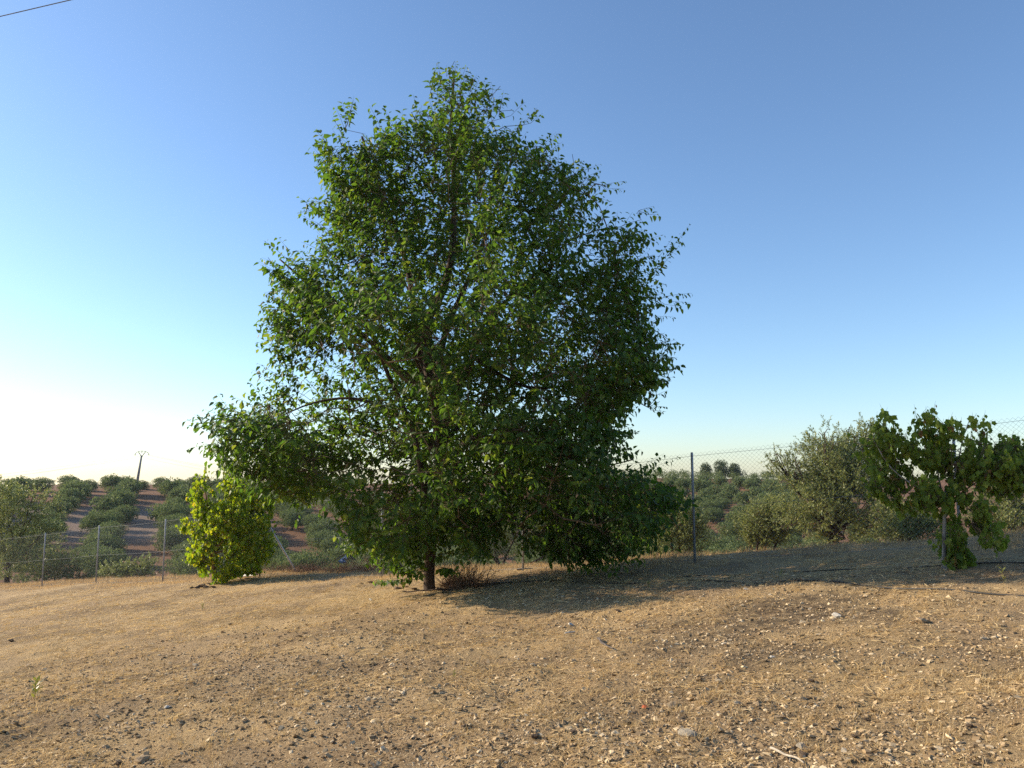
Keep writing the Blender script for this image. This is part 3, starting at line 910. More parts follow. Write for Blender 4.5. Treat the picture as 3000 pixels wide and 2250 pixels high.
# ------------------------------------------------------------------ olive grove on the hillsides
def far_crown(seed, n, clump, w=2.75, h=3.5, lobes=8):
    g = np.random.default_rng(seed)
    cs = []
    for k in range(lobes):
        a = k * 2 * np.pi / lobes + g.uniform(-.5, .5)
        rr_ = w * g.uniform(.30, .58)
        cs.append((math.cos(a) * rr_, math.sin(a) * rr_, h * g.uniform(.45, .68), w * g.uniform(.38, .55), h * g.uniform(.22, .30)))
    cs.append((0, 0, h * .7, w * .55, h * .3))
    for k in range(4):
        a = k * 1.57 + g.uniform(-.5, .5)
        cs.append((math.cos(a) * w * .45, math.sin(a) * w * .45, h * g.uniform(.26, .36), w * .45, h * .2))
    cs = np.array(cs)
    wh = g.integers(0, len(cs), n)
    d = norm(g.normal(size=(n, 3)))
    rad = g.random(n) ** .3
    P = cs[wh, :3] + d * np.stack([cs[wh, 3], cs[wh, 3], cs[wh, 4]], -1) * rad[:, None]
    keep = noise3(P / .55, seed) > .36
    P, d = P[keep], d[keep]
    dd = norm(d * .7 + np.array([0, 0, .55]) + .6 * g.normal(size=P.shape))
    nn = norm(d + .6 * g.normal(size=P.shape))
    V, F_ = leaves(P, dd, nn, clump * g.uniform(.6, 1.3, len(P)), CLUMP)
    me = make_mesh('olive_crown', V, F_)
    ps = []
    for q in range(3):
        a = q * 2.1 + g.uniform(0, 1)
        tip = np.array([math.cos(a) * .9, math.sin(a) * .9, h * .6])
        L = smooth_path([np.array([.06 * math.cos(a), .06 * math.sin(a), -.3]), np.array([.12 * math.cos(a), .12 * math.sin(a), .55]), tip], .3)
        ps.append(sweep(L, np.linspace(.17, .05, len(L)), 6, True, .2, seed))
    V, F_ = merge(ps)
    return me, make_mesh('olive_trunk', V, F_, True)

near_var = [far_crown(100 + k, 8000, .22) for k in range(4)]
far_var = [far_crown(200 + k, 2000, .42) for k in range(4)]
for a, t in near_var + far_var:
    a.materials.append(M['olive_far']); t.materials.append(M['bark'])
dirv = np.array([-.42, .907]); acr = np.array([.907, .42])
o0 = np.array([-56.0, 110.0])
rows = {}
g = np.random.default_rng(5)
for side, ca, cl in ((0, 8.0, 5.6), (1, 6.8, 5.2)):
    for i in range(-14, 50):
        for k in range(-50, 60):
            p = o0 + acr * (i * ca) + dirv * (k * cl) + g.normal(size=2) * .7
            r = math.hypot(*p)
            a = math.degrees(math.atan2(p[0], p[1]))
            if p[1] < 20 or abs(a) > 35 or (a > -3) != (side == 1): continue
            s = (p[1] - float(fence_y(p[0]))) * .83
            lim = 166 if a < -6 else 205
            if r < 52 or r > lim or s < 22: continue
            if -12 < a < 5 and r > 140: continue
            if a > 23 and r > 105: continue
            if g.random() < .06: continue
            rows.setdefault((side, i), []).append((r, p))
allr = sorted(r for v in rows.values() for r, _ in v)
print('olives', len(allr), [sum(len(v) for k_, v in rows.items() if k_[0] == q_) for q_ in (0, 1)])
cut = allr[295] if len(allr) > 295 else 1e9
mass = []
for ri, i in enumerate(sorted(rows)):
    for ki, (r, p) in enumerate(sorted(rows[i], key=lambda t: t[0])):
        z = float(H(p[0], p[1])) - .05
        crn, trk = (near_var if r < 130 else far_var)[int(g.integers(0, 4))]
        scl = g.uniform(.85, 1.15) * (.86 if i[0] == 0 else .68)
        rot = g.uniform(0, 6.28)
        if r > cut:
            mass.append((p, z, scl, rot, crn)); continue
        root = empty('olive_tree', (p[0], p[1], z))
        root.rotation_euler = (0, 0, rot)
        root.scale = (scl, scl, scl * g.uniform(.9, 1.12))
        tag(root, 'round grey-green orchard olive, %s uphill in the %s row from the left' % (ordinal(ki + 1), ordinal(ri + 1)), 'tree', 'orchard olives on the hillside')
        add('trunk', trk, None, root)
        c_ = add('crown', crn, None, root)
        c_['kind'] = 'stuff'
if mass:
    ps = []
    for p, z, scl, rot, crn in mass:
        v = np.empty(len(crn.vertices) * 3, np.float32); crn.vertices.foreach_get('co', v); v = v.reshape(-1, 3)[:1600] * scl
        c_, s_2 = math.cos(rot), math.sin(rot)
        v = np.stack([v[:, 0] * c_ - v[:, 1] * s_2 + p[0], v[:, 0] * s_2 + v[:, 1] * c_ + p[1], v[:, 2] + z], -1)
        nq = len(v) // 4
        bb = (np.arange(nq) * 4)[:, None]
        ps.append((v[:nq * 4], [np.concatenate([bb + np.array([[0, 2, 1]]), bb + np.array([[1, 2, 3]])])]))
    V, P = merge(ps)
    tag(add('olive_grove', make_mesh('olive_grove', V, P), M['olive_far']), 'far olives merging into one mass along the right ridge', 'grove', kind='stuff')

sk = np.random.default_rng(19)
azs = np.arange(-35.5, -11, 1.15)
for q, a in enumerate(azs):
    a2 = math.radians(a + sk.uniform(-.4, .4)); r = sk.uniform(170, 184)
    x, y = r * math.sin(a2), r * math.cos(a2)
    root = empty('olive_tree', (x, y, float(H(x, y)) - .1))
    sc_ = sk.uniform(.62, .95)
    root.scale = (sc_, sc_, sc_ * sk.uniform(.9, 1.1)); root.rotation_euler = (0, 0, sk.uniform(0, 6.28))
    tag(root, 'dark round olive on the left skyline, %s from the left edge' % ordinal(q + 1), 'tree', 'olives along the left skyline')
    crn, trk = near_var[q % 4]
    add('trunk', trk, None, root)
    add('crown', crn, None, root)['kind'] = 'stuff'

# taller dark trees on the right ridge
for kk, (px, py, Y, hh, ww, lab) in enumerate([(2112, 1345, 192, 5.0, 2.3, 'tall dark tree standing above the olives on the right skyline'),
                                   (2068, 1358, 194, 4.2, 1.9, 'middling tree on the right skyline, just right of the fence post'),
                                   (2148, 1358, 190, 4.2, 1.8, 'rounded tree on the right skyline, right of the tallest one')]):
    p = at_depth(px, py, Y)
    z = float(H(p[0], Y))
    hh = max(hh, (p[2] - z) / .98)
    crn, trk = far_crown(300 + kk, 3500, .30, ww, hh, 8)
    root = tag(empty('skyline_tree', (p[0], Y, z - .1)), lab, 'tree')
    crn.materials.append(M['tree_far']); trk.materials.append(M['bark'])
    add('trunk', trk, None, root)
    add('crown', crn, None, root)['kind'] = 'stuff'

# ------------------------------------------------------------------ fence
HF = 2.0
fence = tag(empty('chain_link_fence', on_ground(FENCE_X[3], FENCE_Y[3])), 'galvanised chain-link fence with round steel posts along the field edge', 'fence')
FO = np.array(fence.location)
FB = np.array([on_ground(x, y) for x, y in zip(FENCE_X, FENCE_Y)])
def cyl_post(h, r=.024):
    V, P = sweep(np.array([[0, 0, -.25], [0, 0, h], [0, 0, h + .012]]), [r, r, r * .8], 12)
    return make_mesh('post', V, P, True)
post_me = cyl_post(HF + .03)
post_me.materials.append(M['steel'])
for b_ in FB:
    add('post', post_me, None, fence, b_ - FO)
W_ = .040
def chain(A, B, h):
    Lx = np.linalg.norm((B - A)[:2])
    n = int(Lx / W_)
    m_ = int(h / W_)
    e = (B - A) / n
    k = np.arange(n)[:, None]; j = np.arange(m_ + 1)[None, :]
    ph = np.where((k + j) % 2 == 0, -.5, .5)
    u = (k + .5 + ph)
    nrm_ = np.array([-(B - A)[1], (B - A)[0], 0]) / Lx
    bul = ph * .003
    P = A[None, None] + u[..., None] * e + np.stack([np.zeros_like(u), np.zeros_like(u), np.broadcast_to(j * W_ + .03, u.shape)], -1) + bul[..., None] * nrm_
    return prisms(P[:, :-1].reshape(-1, 3), P[:, 1:].reshape(-1, 3), .00125, .00125, 3)
GATE = (5, 6)
for i in range(len(FB) - 1):
    if i == GATE[0]: continue
    V, P = chain(FB[i] - FO, FB[i + 1] - FO, HF)
    add('mesh_panel', make_mesh('mesh_panel', V, P), M['wire'], fence)['kind'] = 'stuff'
    for z in (.05, 1.0, HF - .03):
        a, b_ = FB[i] - FO + (0, 0, z), FB[i + 1] - FO + (0, 0, z)
        off = np.array([0, -.03, 0])
        V, P = sweep(np.array([a + off, (a + b_) / 2 + off - (0, 0, .015), b_ + off]), .0028, 5)
        add('tension_wire', make_mesh('tension_wire', V, P), M['wire'], fence)
# slanting brace by the gate
ft = plane_hit(874, 1676)
ft = on_ground(ft[0], ft[1])
pt = FB[5] + np.array([.03, -.03, 1.72])
V, P = sweep(np.array([ft - FO - (0, 0, .1), pt - FO]), .028, 10)
add('brace', make_mesh('brace', V, P, True), M['steel_sunlit'], fence)['label'] = 'slanting steel brace beside the gate'

# gate between posts 5 and 6
gA, gB = FB[6] + (0.08, -.02, .06), FB[5] + (-.07, -.02, .06)
gate = tag(empty('garden_gate', (gA + gB) / 2), 'narrow wire gate with white rails half hidden by the yellow-green maple', 'gate')
GO = np.array(gate.location)
def box_between(A, B, w, h):
    A, B = np.asarray(A, float), np.asarray(B, float)
    d = norm((B - A)[None])[0]
    a, b_ = frames(d[None]); a, b_ = a[0] * w / 2, b_[0] * h / 2
    V = np.array([A - a - b_, A + a - b_, A + a + b_, A - a + b_, B - a - b_, B + a - b_, B + a + b_, B - a + b_])
    return V, [np.array([(0, 3, 2, 1), (4, 5, 6, 7), (0, 1, 5, 4), (1, 2, 6, 5), (2, 3, 7, 6), (3, 0, 4, 7)])]
gh = 1.86
for nm, A, B, mt in (('bottom_rail', gA + (.03, 0, 0), gB + (-.03, 0, 0), 'white'), ('top_rail', gA + (.03, 0, gh), gB + (-.03, 0, gh), 'white'),
                     ('middle_rail', gA + (.03, 0, gh * .55), gB + (-.03, 0, gh * .55), 'steel'), ('stile', gA - (0, 0, .02), gA + (0, 0, gh + .03), 'steel'), ('stile', gB - (0, 0, .02), gB + (0, 0, gh + .03), 'steel')):
    V, P = box_between(A - GO, B - GO, .045, .05)
    add(nm, make_mesh(nm, V, P), M[mt], gate)
n_b = 22
U = np.linspace(0, 1, n_b + 2)[1:-1, None]
V, P = prisms(gA - GO + (gB - gA) * U + (0, 0, .02), gA - GO + (gB - gA) * U + (0, 0, gh - .02), .0025, .0025, 4)
V2, P2 = prisms(gA - GO + np.array([[0, 0, z] for z in np.arange(.1, gh, .1)]), gB - GO + np.array([[0, 0, z] for z in np.arange(.1, gh, .1)]), .0025, .0025, 4)
V, P = merge([(V, P), (V2, P2)])
add('wire_infill', make_mesh('wire_infill', V, P), M['wire'], gate)['kind'] = 'stuff'

# ------------------------------------------------------------------ power pole and lines
pb = at_depth(405, 1424, 186)
pz = float(H(pb[0], 186))
ptop = at_depth(415, 1334, 186)
pole = tag(empty('utility_pole', (pb[0], 186, pz)), 'distant power pole with arched crossarm on the left skyline', 'pole')
PO = np.array(pole.location)
pbase = np.array([pb[0] - .5, 186, pz - .5])
V, P = sweep(np.array([pbase, (pbase + ptop) / 2, ptop]) - PO, [.36, .28, .19], 10)
add('shaft', make_mesh('shaft', V, P, True), M['concrete'], pole)
arcp = [at_depth(396, 1329, 186), at_depth(404, 1323.5, 186), at_depth(416, 1321, 186), at_depth(428, 1323.5, 186), at_depth(436, 1328, 186)]
V, P = sweep(smooth_path(arcp, .3) - PO, .065, 8)
add('crossarm', make_mesh('crossarm', V, P, True), M['concrete'], pole)
for tip_ in (at_depth(405, 1323, 186), at_depth(427, 1323, 186)):
    V, P = sweep(np.array([ptop - (0, 0, .5), (ptop + tip_) / 2 + (0, 0, -.15), tip_]) - PO, .085, 8)
    add('arm_brace', make_mesh('arm_brace', V, P, True), M['concrete'], pole)
ins = []
for q in (arcp[0], arcp[2], arcp[4]):
    V, P = sweep(np.array([q, q - (0, 0, .25), q - (0, 0, .5)]) - PO, [.05, .10, .06], 8)
    add('insulator', make_mesh('insulator', V, P, True), M['concrete'], pole)
    ins.append(q - (0, 0, .5))
def sagline(A, B, sag, r, n=24):
    t = np.linspace(0, 1, n)[:, None]
    return sweep(A + (B - A) * t - np.array([0, 0, 1]) * (4 * sag * t * (1 - t)), r, 5)
for nm, q, lft, rgt in (('left', ins[0], (-420, 1432), (1150, 1425)), ('middle', ins[1], (-420, 1418), (1150, 1412)), ('right', ins[2], (-420, 1425), (1150, 1418))):
    V1 = sagline(q, at_depth(*lft, 215), 1.6, .016)
    V2 = sagline(q, at_depth(*rgt, 215), 2.0, .016)
    V, P = merge([V1, V2])
    tag(add('power_line', make_mesh('power_line', V - q, P), M['cable'], None, q), 'thin far power line hung from the %s end of the distant crossarm' % nm if nm != 'middle' else 'thin far power line hung from the middle of the distant crossarm', 'power line')
A, B = at_depth(0, 48, 11.0), at_depth(205, 0, 10.6)
dv = (B - A)
V, P = sagline(A - dv * 9, B + dv * 9, 0.0, .0075, 30)
tag(add('overhead_cable', make_mesh('overhead_cable', V - A, P, True), M['cable'], None, A), 'dark overhead cable crossing the top left corner of the sky', 'cable')

# ------------------------------------------------------------------ irrigation hoses
def hose(pts, label, r=.009):
    G = [plane_hit(x, y) for x, y in pts]
    L = smooth_path(G, .12)
    L[:, 1] += .025 * np.sin(np.arange(len(L)) * .37)
    L[:, 2] = H(L[:, 0], L[:, 1]) + r * .6 + .022 * (noise2(L[:, 0] * 1.7, L[:, 1] * 1.7, 81) - .45)
    L[:, 2] = np.convolve(np.pad(L[:, 2], 2, mode='edge'), np.ones(5) / 5, 'valid')
    V, P = sweep(L, r, 8)
    o = L[0].copy()
    tag(add('irrigation_hose', make_mesh('irrigation_hose', V - o, P, True), M['hose'], None, o), label, 'hose')
hose([(1980, 1694), (2100, 1688), (2250, 1681), (2400, 1675), (2550, 1670), (2690, 1669), (2770, 1672), (2860, 1668), (2950, 1667), (3080, 1668)], 'black irrigation hose lying in shade and passing the shaded maple')
hose([(1390, 1716), (1600, 1713), (1850, 1710), (2060, 1708), (2180, 1713), (2330, 1714), (2450, 1718), (2560, 1729), (2680, 1739), (2800, 1745), (2900, 1750), (3060, 1757)], 'black irrigation hose along the sunlit front edge of the shade', .010)

# ------------------------------------------------------------------ stones and clods
def stone_mesh(seed, flat=.6, spikes=.3):
    g = np.random.default_rng(seed)
    t = (1 + 5 ** .5) / 2
    V = norm(np.array([(-1, t, 0), (1, t, 0), (-1, -t, 0), (1, -t, 0), (0, -1, t), (0, 1, t), (0, -1, -t), (0, 1, -t), (t, 0, -1), (t, 0, 1), (-t, 0, -1), (-t, 0, 1)], float))
    Fc = np.array([(0, 11, 5), (0, 5, 1), (0, 1, 7), (0, 7, 10), (0, 10, 11), (1, 5, 9), (5, 11, 4), (11, 10, 2), (10, 7, 6), (7, 1, 8), (3, 9, 4), (3, 4, 2), (3, 2, 6), (3, 6, 8), (3, 8, 9), (4, 9, 5), (2, 4, 11), (6, 2, 10), (8, 6, 7), (9, 8, 1)])
    V = V * (1 + spikes * g.normal(size=(12, 1)) * .6) + g.normal(size=(12, 3)) * .10
    V = V * np.array([1, g.uniform(.55, .9), flat * g.uniform(.7, 1.2)])
    return V, Fc
def subdiv(V, Fc, g, amp):
    mid = {}
    V = list(V)
    out = []
    def m(a, b):
        k = (min(a, b), max(a, b))
        if k not in mid:
            mid[k] = len(V); V.append((V[a] + V[b]) / 2 + g.normal(size=3) * amp)
        return mid[k]
    for a, b, c in Fc:
        x, y, z = m(a, b), m(b, c), m(c, a)
        out += [(a, x, z), (x, b, y), (z, y, c), (x, y, z)]
    return np.array(V), np.array(out)
big_stones = []
for q in range(8):
    V, Fc = stone_mesh(400 + q, .42)
    V, Fc = subdiv(V, Fc, np.random.default_rng(q), .05)
    big_stones.append((V, Fc))
def place_stone(px, py, size, k, mat, label, cat='stone', name='stone', group=None, flatten=1.0):
    p = plane_hit(px, py)
    p = on_ground(p[0], p[1])
    V, Fc = big_stones[k % 8]
    key = '%s_%d_%s' % (name, k % 8, mat)
    me = bpy.data.meshes.get(key)
    if me is None:
        me = make_mesh(key, V, [Fc]); me.materials.append(M[mat])
    o = add(name, me, None, None, p + np.array([0, 0, size * .16]))
    o.scale = (size * .5, size * .5, size * .5 * flatten)
    o.rotation_euler = (rng.uniform(-.25, .25), rng.uniform(-.25, .25), rng.uniform(0, 6.28))
    return tag(o, label, cat, group)
px_m = 6.2 / 2254          # metres per photo pixel scale helper is taken from each stone's own distance
def sz(px, py, wpx):
    return float(np.linalg.norm(plane_hit(px, py) - EYE) * wpx / F)
NAMED = [
    (1968, 2057, 34, 'stone', 'ochre lump of stone casting a shadow, right of the red leaf'),
    (2012, 2165, 52, 'stone_grey', 'pale grey broken stone in the lower middle right'),
    (1930, 2146, 26, 'stone', 'square brown stone with a long shadow, left of the grey broken stone'),
    (2352, 2183, 38, 'stone_grey', 'flat grey slab-like stone beside a straw tuft near the bottom'),
    (2352, 2212, 36, 'clod', 'dark brown clod of stone just below the flat grey slab'),
    (2280, 2096, 32, 'stone', 'pair-like split tan stone on gravel right of centre bottom'),
    (2163, 2063, 30, 'stone_grey', 'flat grey-green stone with dark right end'),
    (2376, 1992, 20, 'clod', 'small dark pointed stone standing upright on the right'),
    (2455, 1812, 26, 'stone_pale', 'pale pinkish stone on the burnt dark patch'),
    (2700, 1832, 34, 'stone', 'brown rounded stone half buried in straw on the right'),
    (1673, 1823, 22, 'stone_pale', 'pale rounded stone above the white stick'),
    (2262, 1928, 16, 'stone_pale', 'small upright white stone on bare dark soil'),
    (2120, 1888, 20, 'stone_pale', 'cream stone just left of the burnt patch'),
    (2188, 1740, 18, 'stone_pale', 'pale stone at the edge of the shade by the hose'),
    (1385, 2104, 26, 'stone', 'upright angular brown stone left of centre bottom'),
    (1362, 2148, 24, 'clod', 'dark angular stone low in the middle foreground'),
    (1565, 2172, 30, 'clod', 'dark brown stone at the foot of a pale flat one, bottom centre'),
    (420, 2215, 36, 'stone', 'broad brown stone near the bottom left'),
    (350, 2222, 24, 'clod', 'small dark stone just left of the broad brown one'),
    (490, 2085, 18, 'stone_pale', 'small whitish stone in the left foreground'),
    (1368, 1820, 18, 'clod', 'dark upright stone chip in the middle distance'),
    (1812, 1793, 20, 'clod', 'dark pointed stone chip below the shade edge'),
    (1085, 1760, 15, 'stone_pale', 'pale pebble left of the big tree base'),
    (1680, 1937, 22, 'stone', 'brown stone near the dark fallen stick'),
    (1840, 2108, 22, 'clod', 'dark stone chip right of bottom centre, near the red leaf'),
]
for k, (x, y, wpx, mt, lab) in enumerate(NAMED):
    place_stone(x, y, sz(x, y, wpx), k, mt, lab)
for k in range(110):
    while True:
        x, y = rng.uniform(20, 2980), rng.uniform(1800, 2245)
        if rng.random() < .35 + .65 * (x / 3000): break
    place_stone(x, y, sz(x, y, rng.uniform(12, 24) * (.55 + .45 * (y - 1700) / 550)), int(rng.integers(0, 8)), ['stone', 'stone', 'stone', 'stone_grey', 'clod'][int(rng.integers(0, 5))],
                'small loose stone lying on the gravelly foreground soil', group='small loose stones on the field')
for k, (x, y, wpx) in enumerate([(590, 1728, 26), (603, 1731, 22), (578, 1733, 20), (560, 1731, 18), (618, 1729, 14), (612, 1722, 16), (625, 1732, 16)]):
    place_stone(x, y, sz(x, y, wpx), k, 'clod', 'dark clod of dug earth at the foot of the yellow-green maple', 'clod', 'earth_clod', 'clods by the yellow-green maple')
for k, (x, y, wpx) in enumerate([(1165, 1731, 26), (1190, 1727, 18), (1212, 1733, 22), (1285, 1737, 30), (1300, 1741, 16), (1320, 1738, 18), (1085, 1716, 18), (1060, 1719, 16)]):
    place_stone(x, y, sz(x, y, wpx), k + 3, 'clod', 'dark clod of earth near the base of the big tree', 'clod', 'earth_clod', 'clods by the big tree')

# gravel: thousands of chips, one mass
def scatter(n, r0, r1, power=1.0, azlim=37):
    r = r0 * (r1 / r0) ** (rng.random(n) ** power)
    a = np.radians(rng.uniform(-azlim, azlim, n))
    return r * np.sin(a), r * np.cos(a), r
def chips(n, r0, r1, lo, hi, tv, tf, power):
    x, y, r = scatter(n, r0, r1, power)
    ok = (y < fence_y(x) + 2) & (rng.random(n) < .45 + .55 * sstep(noise2(x / .7, y / .7, 41) * .6 + noise2(x / 2.2, y / 2.2, 43) * .4, .36, .58))
    x, y, r = x[ok], y[ok], r[ok]
    n = len(x)
    s = lo * (hi / lo) ** (rng.random(n) ** 2.2) * np.interp(r, [4, 16], [1, 1.25])
    ang = rng.uniform(0, 6.28, n)
    var = np.stack([tv * (1 + .35 * rng.normal(size=tv.shape)) for _ in range(40)])[rng.integers(0, 40, n)]
    ca, sa = np.cos(ang)[:, None], np.sin(ang)[:, None]
    tx, ty = rng.normal(size=(n, 1)) * .3, rng.normal(size=(n, 1)) * .3
    X = var[..., 0] * ca - var[..., 1] * sa
    Yv = var[..., 0] * sa + var[..., 1] * ca
    Z = var[..., 2] * .62 + X * tx + Yv * ty
    z = H(x, y)
    V = np.stack([X * s[:, None] + x[:, None], Yv * s[:, None] + y[:, None], Z * s[:, None] + (z + s * .18)[:, None]], -1).reshape(-1, 3)
    base = (np.arange(n) * len(tv))[:, None, None]
    return V, [(base + tf[None]).reshape(-1, 3)]
octV = np.array([(1, 0, 0), (-1, 0, 0), (0, .75, 0), (0, -.75, 0), (.1, .1, .7), (0, 0, -.7)], float)
octF = np.array([(0, 2, 4), (2, 1, 4), (1, 3, 4), (3, 0, 4), (2, 0, 5), (1, 2, 5), (3, 1, 5), (0, 3, 5)])
boxV = np.array([(-1, -.7, -.5), (.9, -.8, -.5), (1, .7, -.5), (-.8, .8, -.5), (-.7, -.5, .5), (.7, -.6, .4), (.8, .5, .5), (-.6, .6, .35)], float)
boxF = np.array([(0, 2, 1), (0, 3, 2), (4, 5, 6), (4, 6, 7), (0, 1, 5), (0, 5, 4), (1, 2, 6), (1, 6, 5), (2, 3, 7), (2, 7, 6), (3, 0, 4), (3, 4, 7)])
V, P = merge([chips(60000, 3.8, 11, .005, .015, octV, octF, .9), chips(22000, 3.8, 13, .008, .022, boxV, boxF, .95)])
tag(add('gravel', make_mesh('gravel', V, P), M['gravel']), 'loose brown gravel and stone chips scattered over the field', 'gravel', kind='stuff')

# ------------------------------------------------------------------ straw and dry grass
def blades(x, y, h, lean, width, z0=0.0, flat=False):
    """tapered two-segment blades"""
    n = len(x)
    a = rng.uniform(0, 6.28, n)
    dx, dy = np.cos(a), np.sin(a)
    z = H(x, y) + z0
    p0 = np.stack([x, y, z], -1)
    if flat:
        t = np.stack([dx, dy, np.zeros(n)], -1)
        side = np.stack([-dy, dx, np.zeros(n)], -1)
        bow = side * (rng.normal(size=(n, 1)) * .12)
        p1 = p0 + (t * .5 + bow) * h[:, None]
        p2 = p0 + t * h[:, None]
        p1[:, 2] = H(p1[:, 0], p1[:, 1]) + z0 + rng.uniform(0, .012, n)
        p2[:, 2] = H(p2[:, 0], p2[:, 1]) + z0 + rng.uniform(0, .02, n)
    else:
        l = lean * rng.random(n)
        t = np.stack([dx * l, dy * l, np.ones(n)], -1)
        side = np.stack([-dy, dx, np.zeros(n)], -1)
        p1 = p0 + t * (h * .55)[:, None]
        p2 = p0 + np.stack([dx * l * 1.7, dy * l * 1.7, np.full(n, .92)], -1) * h[:, None]
    w2 = side * (width * .5)[:, None]
    if flat:
        up = np.zeros((n, 3)); up[:, 2] = width * .5
        w2 = w2 + up * rng.normal(size=(n, 1)) * .6
    V = np.stack([p0 - w2, p0 + w2, p1 + w2 * .8, p1 - w2 * .8, p2], 1).reshape(-1, 3)
    b_ = (np.arange(n) * 5)[:, None]
    return V, [b_ + np.array([[0, 1, 2, 3]]), b_ + np.array([[3, 2, 4]])]

def burn_at(x, y):
    o = np.zeros(len(x))
    for bx, by, br in BURN:
        p = plane_hit(bx, by)
        o = np.maximum(o, 1 - sstep(np.hypot(x - p[0], y - p[1]) / br, .4, 1.0))
    return o
# lying straw
x, y, r = scatter(170000, 3.8, 30, .85)
cl = noise2(x / .9, y / .9, 51) * .5 + noise2(x / .3, y / .3, 52) * .3 + noise2(x / 3, y / 3, 53) * .2
prob = np.clip((cl - .42) * 4.5 + np.interp(r, [4, 7, 10, 20], [-.32, -.10, .38, .65]), .05, 1) * (1 - .8 * burn_at(x, y))
ok = (y < fence_y(x) + 3.5) & (rng.random(len(x)) < prob)
x, y, r = x[ok], y[ok], r[ok]
hh = rng.uniform(.025, .11, len(x)) * np.interp(r, [4, 14, 30], [1, 1.3, 1.8])
V, P = blades(x, y, hh, 0, rng.uniform(.0018, .0042, len(x)) * np.interp(r, [4, 12, 30], [1, 1.6, 3]), .010, True)
tag(add('straw', make_mesh('straw', V, P), M['straw']), 'flattened pale dry straw littered over the field', 'straw', kind='stuff')
print('straw', len(x))
# short tufts
tx, ty, tr_ = scatter(2600, 4.2, 24, .8)
ok = (ty < fence_y(tx) + 2) & (rng.random(len(tx)) < np.clip((noise2(tx / 1.1, ty / 1.1, 61) - .38) * 4, .05, 1)) & (burn_at(tx, ty) < .5)
tx, ty, tr_ = tx[ok], ty[ok], tr_[ok]
nb = 26
x = np.repeat(tx, nb) + rng.normal(size=len(tx) * nb) * .035 * np.repeat(rng.uniform(.5, 2.0, len(tx)), nb)
y = np.repeat(ty, nb) + rng.normal(size=len(tx) * nb) * .035 * np.repeat(rng.uniform(.5, 2.0, len(tx)), nb)
hh = np.repeat(rng.uniform(.02, .085, len(tx)), nb) * rng.uniform(.4, 1.2, len(x))
wd = rng.uniform(.0015, .003, len(x)) * np.repeat(np.interp(tr_, [4, 12, 24], [1, 1.5, 2.6]), nb)
V1 = blades(x, y, hh, 1.6, wd)
# taller dry grass along the fence and beyond the big tree
n = 85000
u = rng.random(n)
x = rng.uniform(-24, 12, n)
s = rng.normal(size=n) * 1.1 + .7
y = fence_y(x) + s / .83
ok = (rng.random(n) < np.clip((noise2(x / 1.5, y / 1.5, 71) * .6 + noise2(x / .35, y / .35, 72) * .4 - .30) * 4, .03, 1)) & (s > -2.2) & (s < 4)
x, y, s = x[ok], y[ok], s[ok]
hh = rng.uniform(.03, .15, len(x)) * (.6 + .8 * noise2(x / .8, y / .8, 73)) * np.interp(s, [-2.2, -.8, 1], [.35, .7, 1])
V2 = blades(x, y, hh, .9, rng.uniform(.003, .007, len(x)))
V, P = V1
tag(add('dry_grass', make_mesh('dry_grass', V, P), M['straw']), 'short dry grass tufts dotted over the field', 'grass', kind='stuff')
V, P = V2
tag(add('fence_grass', make_mesh('fence_grass', V, P), M['dry_red']), 'tall reddish dry grass growing along the fence', 'grass', kind='stuff')

# ------------------------------------------------------------------ small things
def weed(px, py, hpx, label, n=16, mat='weed', name='weed_plant'):
    p = plane_hit(px, py); p = on_ground(p[0], p[1], -.01)
    h = float(np.linalg.norm(p - EYE) * hpx / F)
    st = prisms(np.zeros((1, 3)), np.array([[.004, 0, h * .8]]), .003, .0015, 4)
    k = np.arange(n)
    pos = np.stack([np.zeros(n), np.zeros(n), h * (.12 + .75 * k / n)], -1)
    d = norm(np.stack([np.cos(k * 2.4), np.sin(k * 2.4), np.full(n, .9)], -1))
    V, P = leaves(pos, d, norm(rnd(n) * .3 + np.array([0, 0, 1.0])), h * rng.uniform(.22, .42, n), LANCE)
    root = tag(empty(name, p), label, 'plant')
    add('stem', make_mesh('stem', *st), M['twig'], root)
    add('foliage', make_mesh('foliage', V, P), M[mat], root)['kind'] = 'stuff'
weed(100, 2062, 62, 'small yellow-green weed standing alone in the left foreground', 26)
weed(593, 1788, 24, 'tiny dark weed on the dry grass left of centre')
weed(2290, 1700, 26, 'thin dry weed in the shade between the two hoses')
weed(2940, 1722, 44, 'spindly dry seedling in the shade near the right edge', 10)
weed(1900, 1728, 24, 'small dark weed at the front edge of the shade')
weed(1330, 1992, 24, 'low grey-green weed on gravel left of centre', 20)
weed(508, 2020, 26, 'thin brown weed on the left foreground soil', 10, 'dry_red')

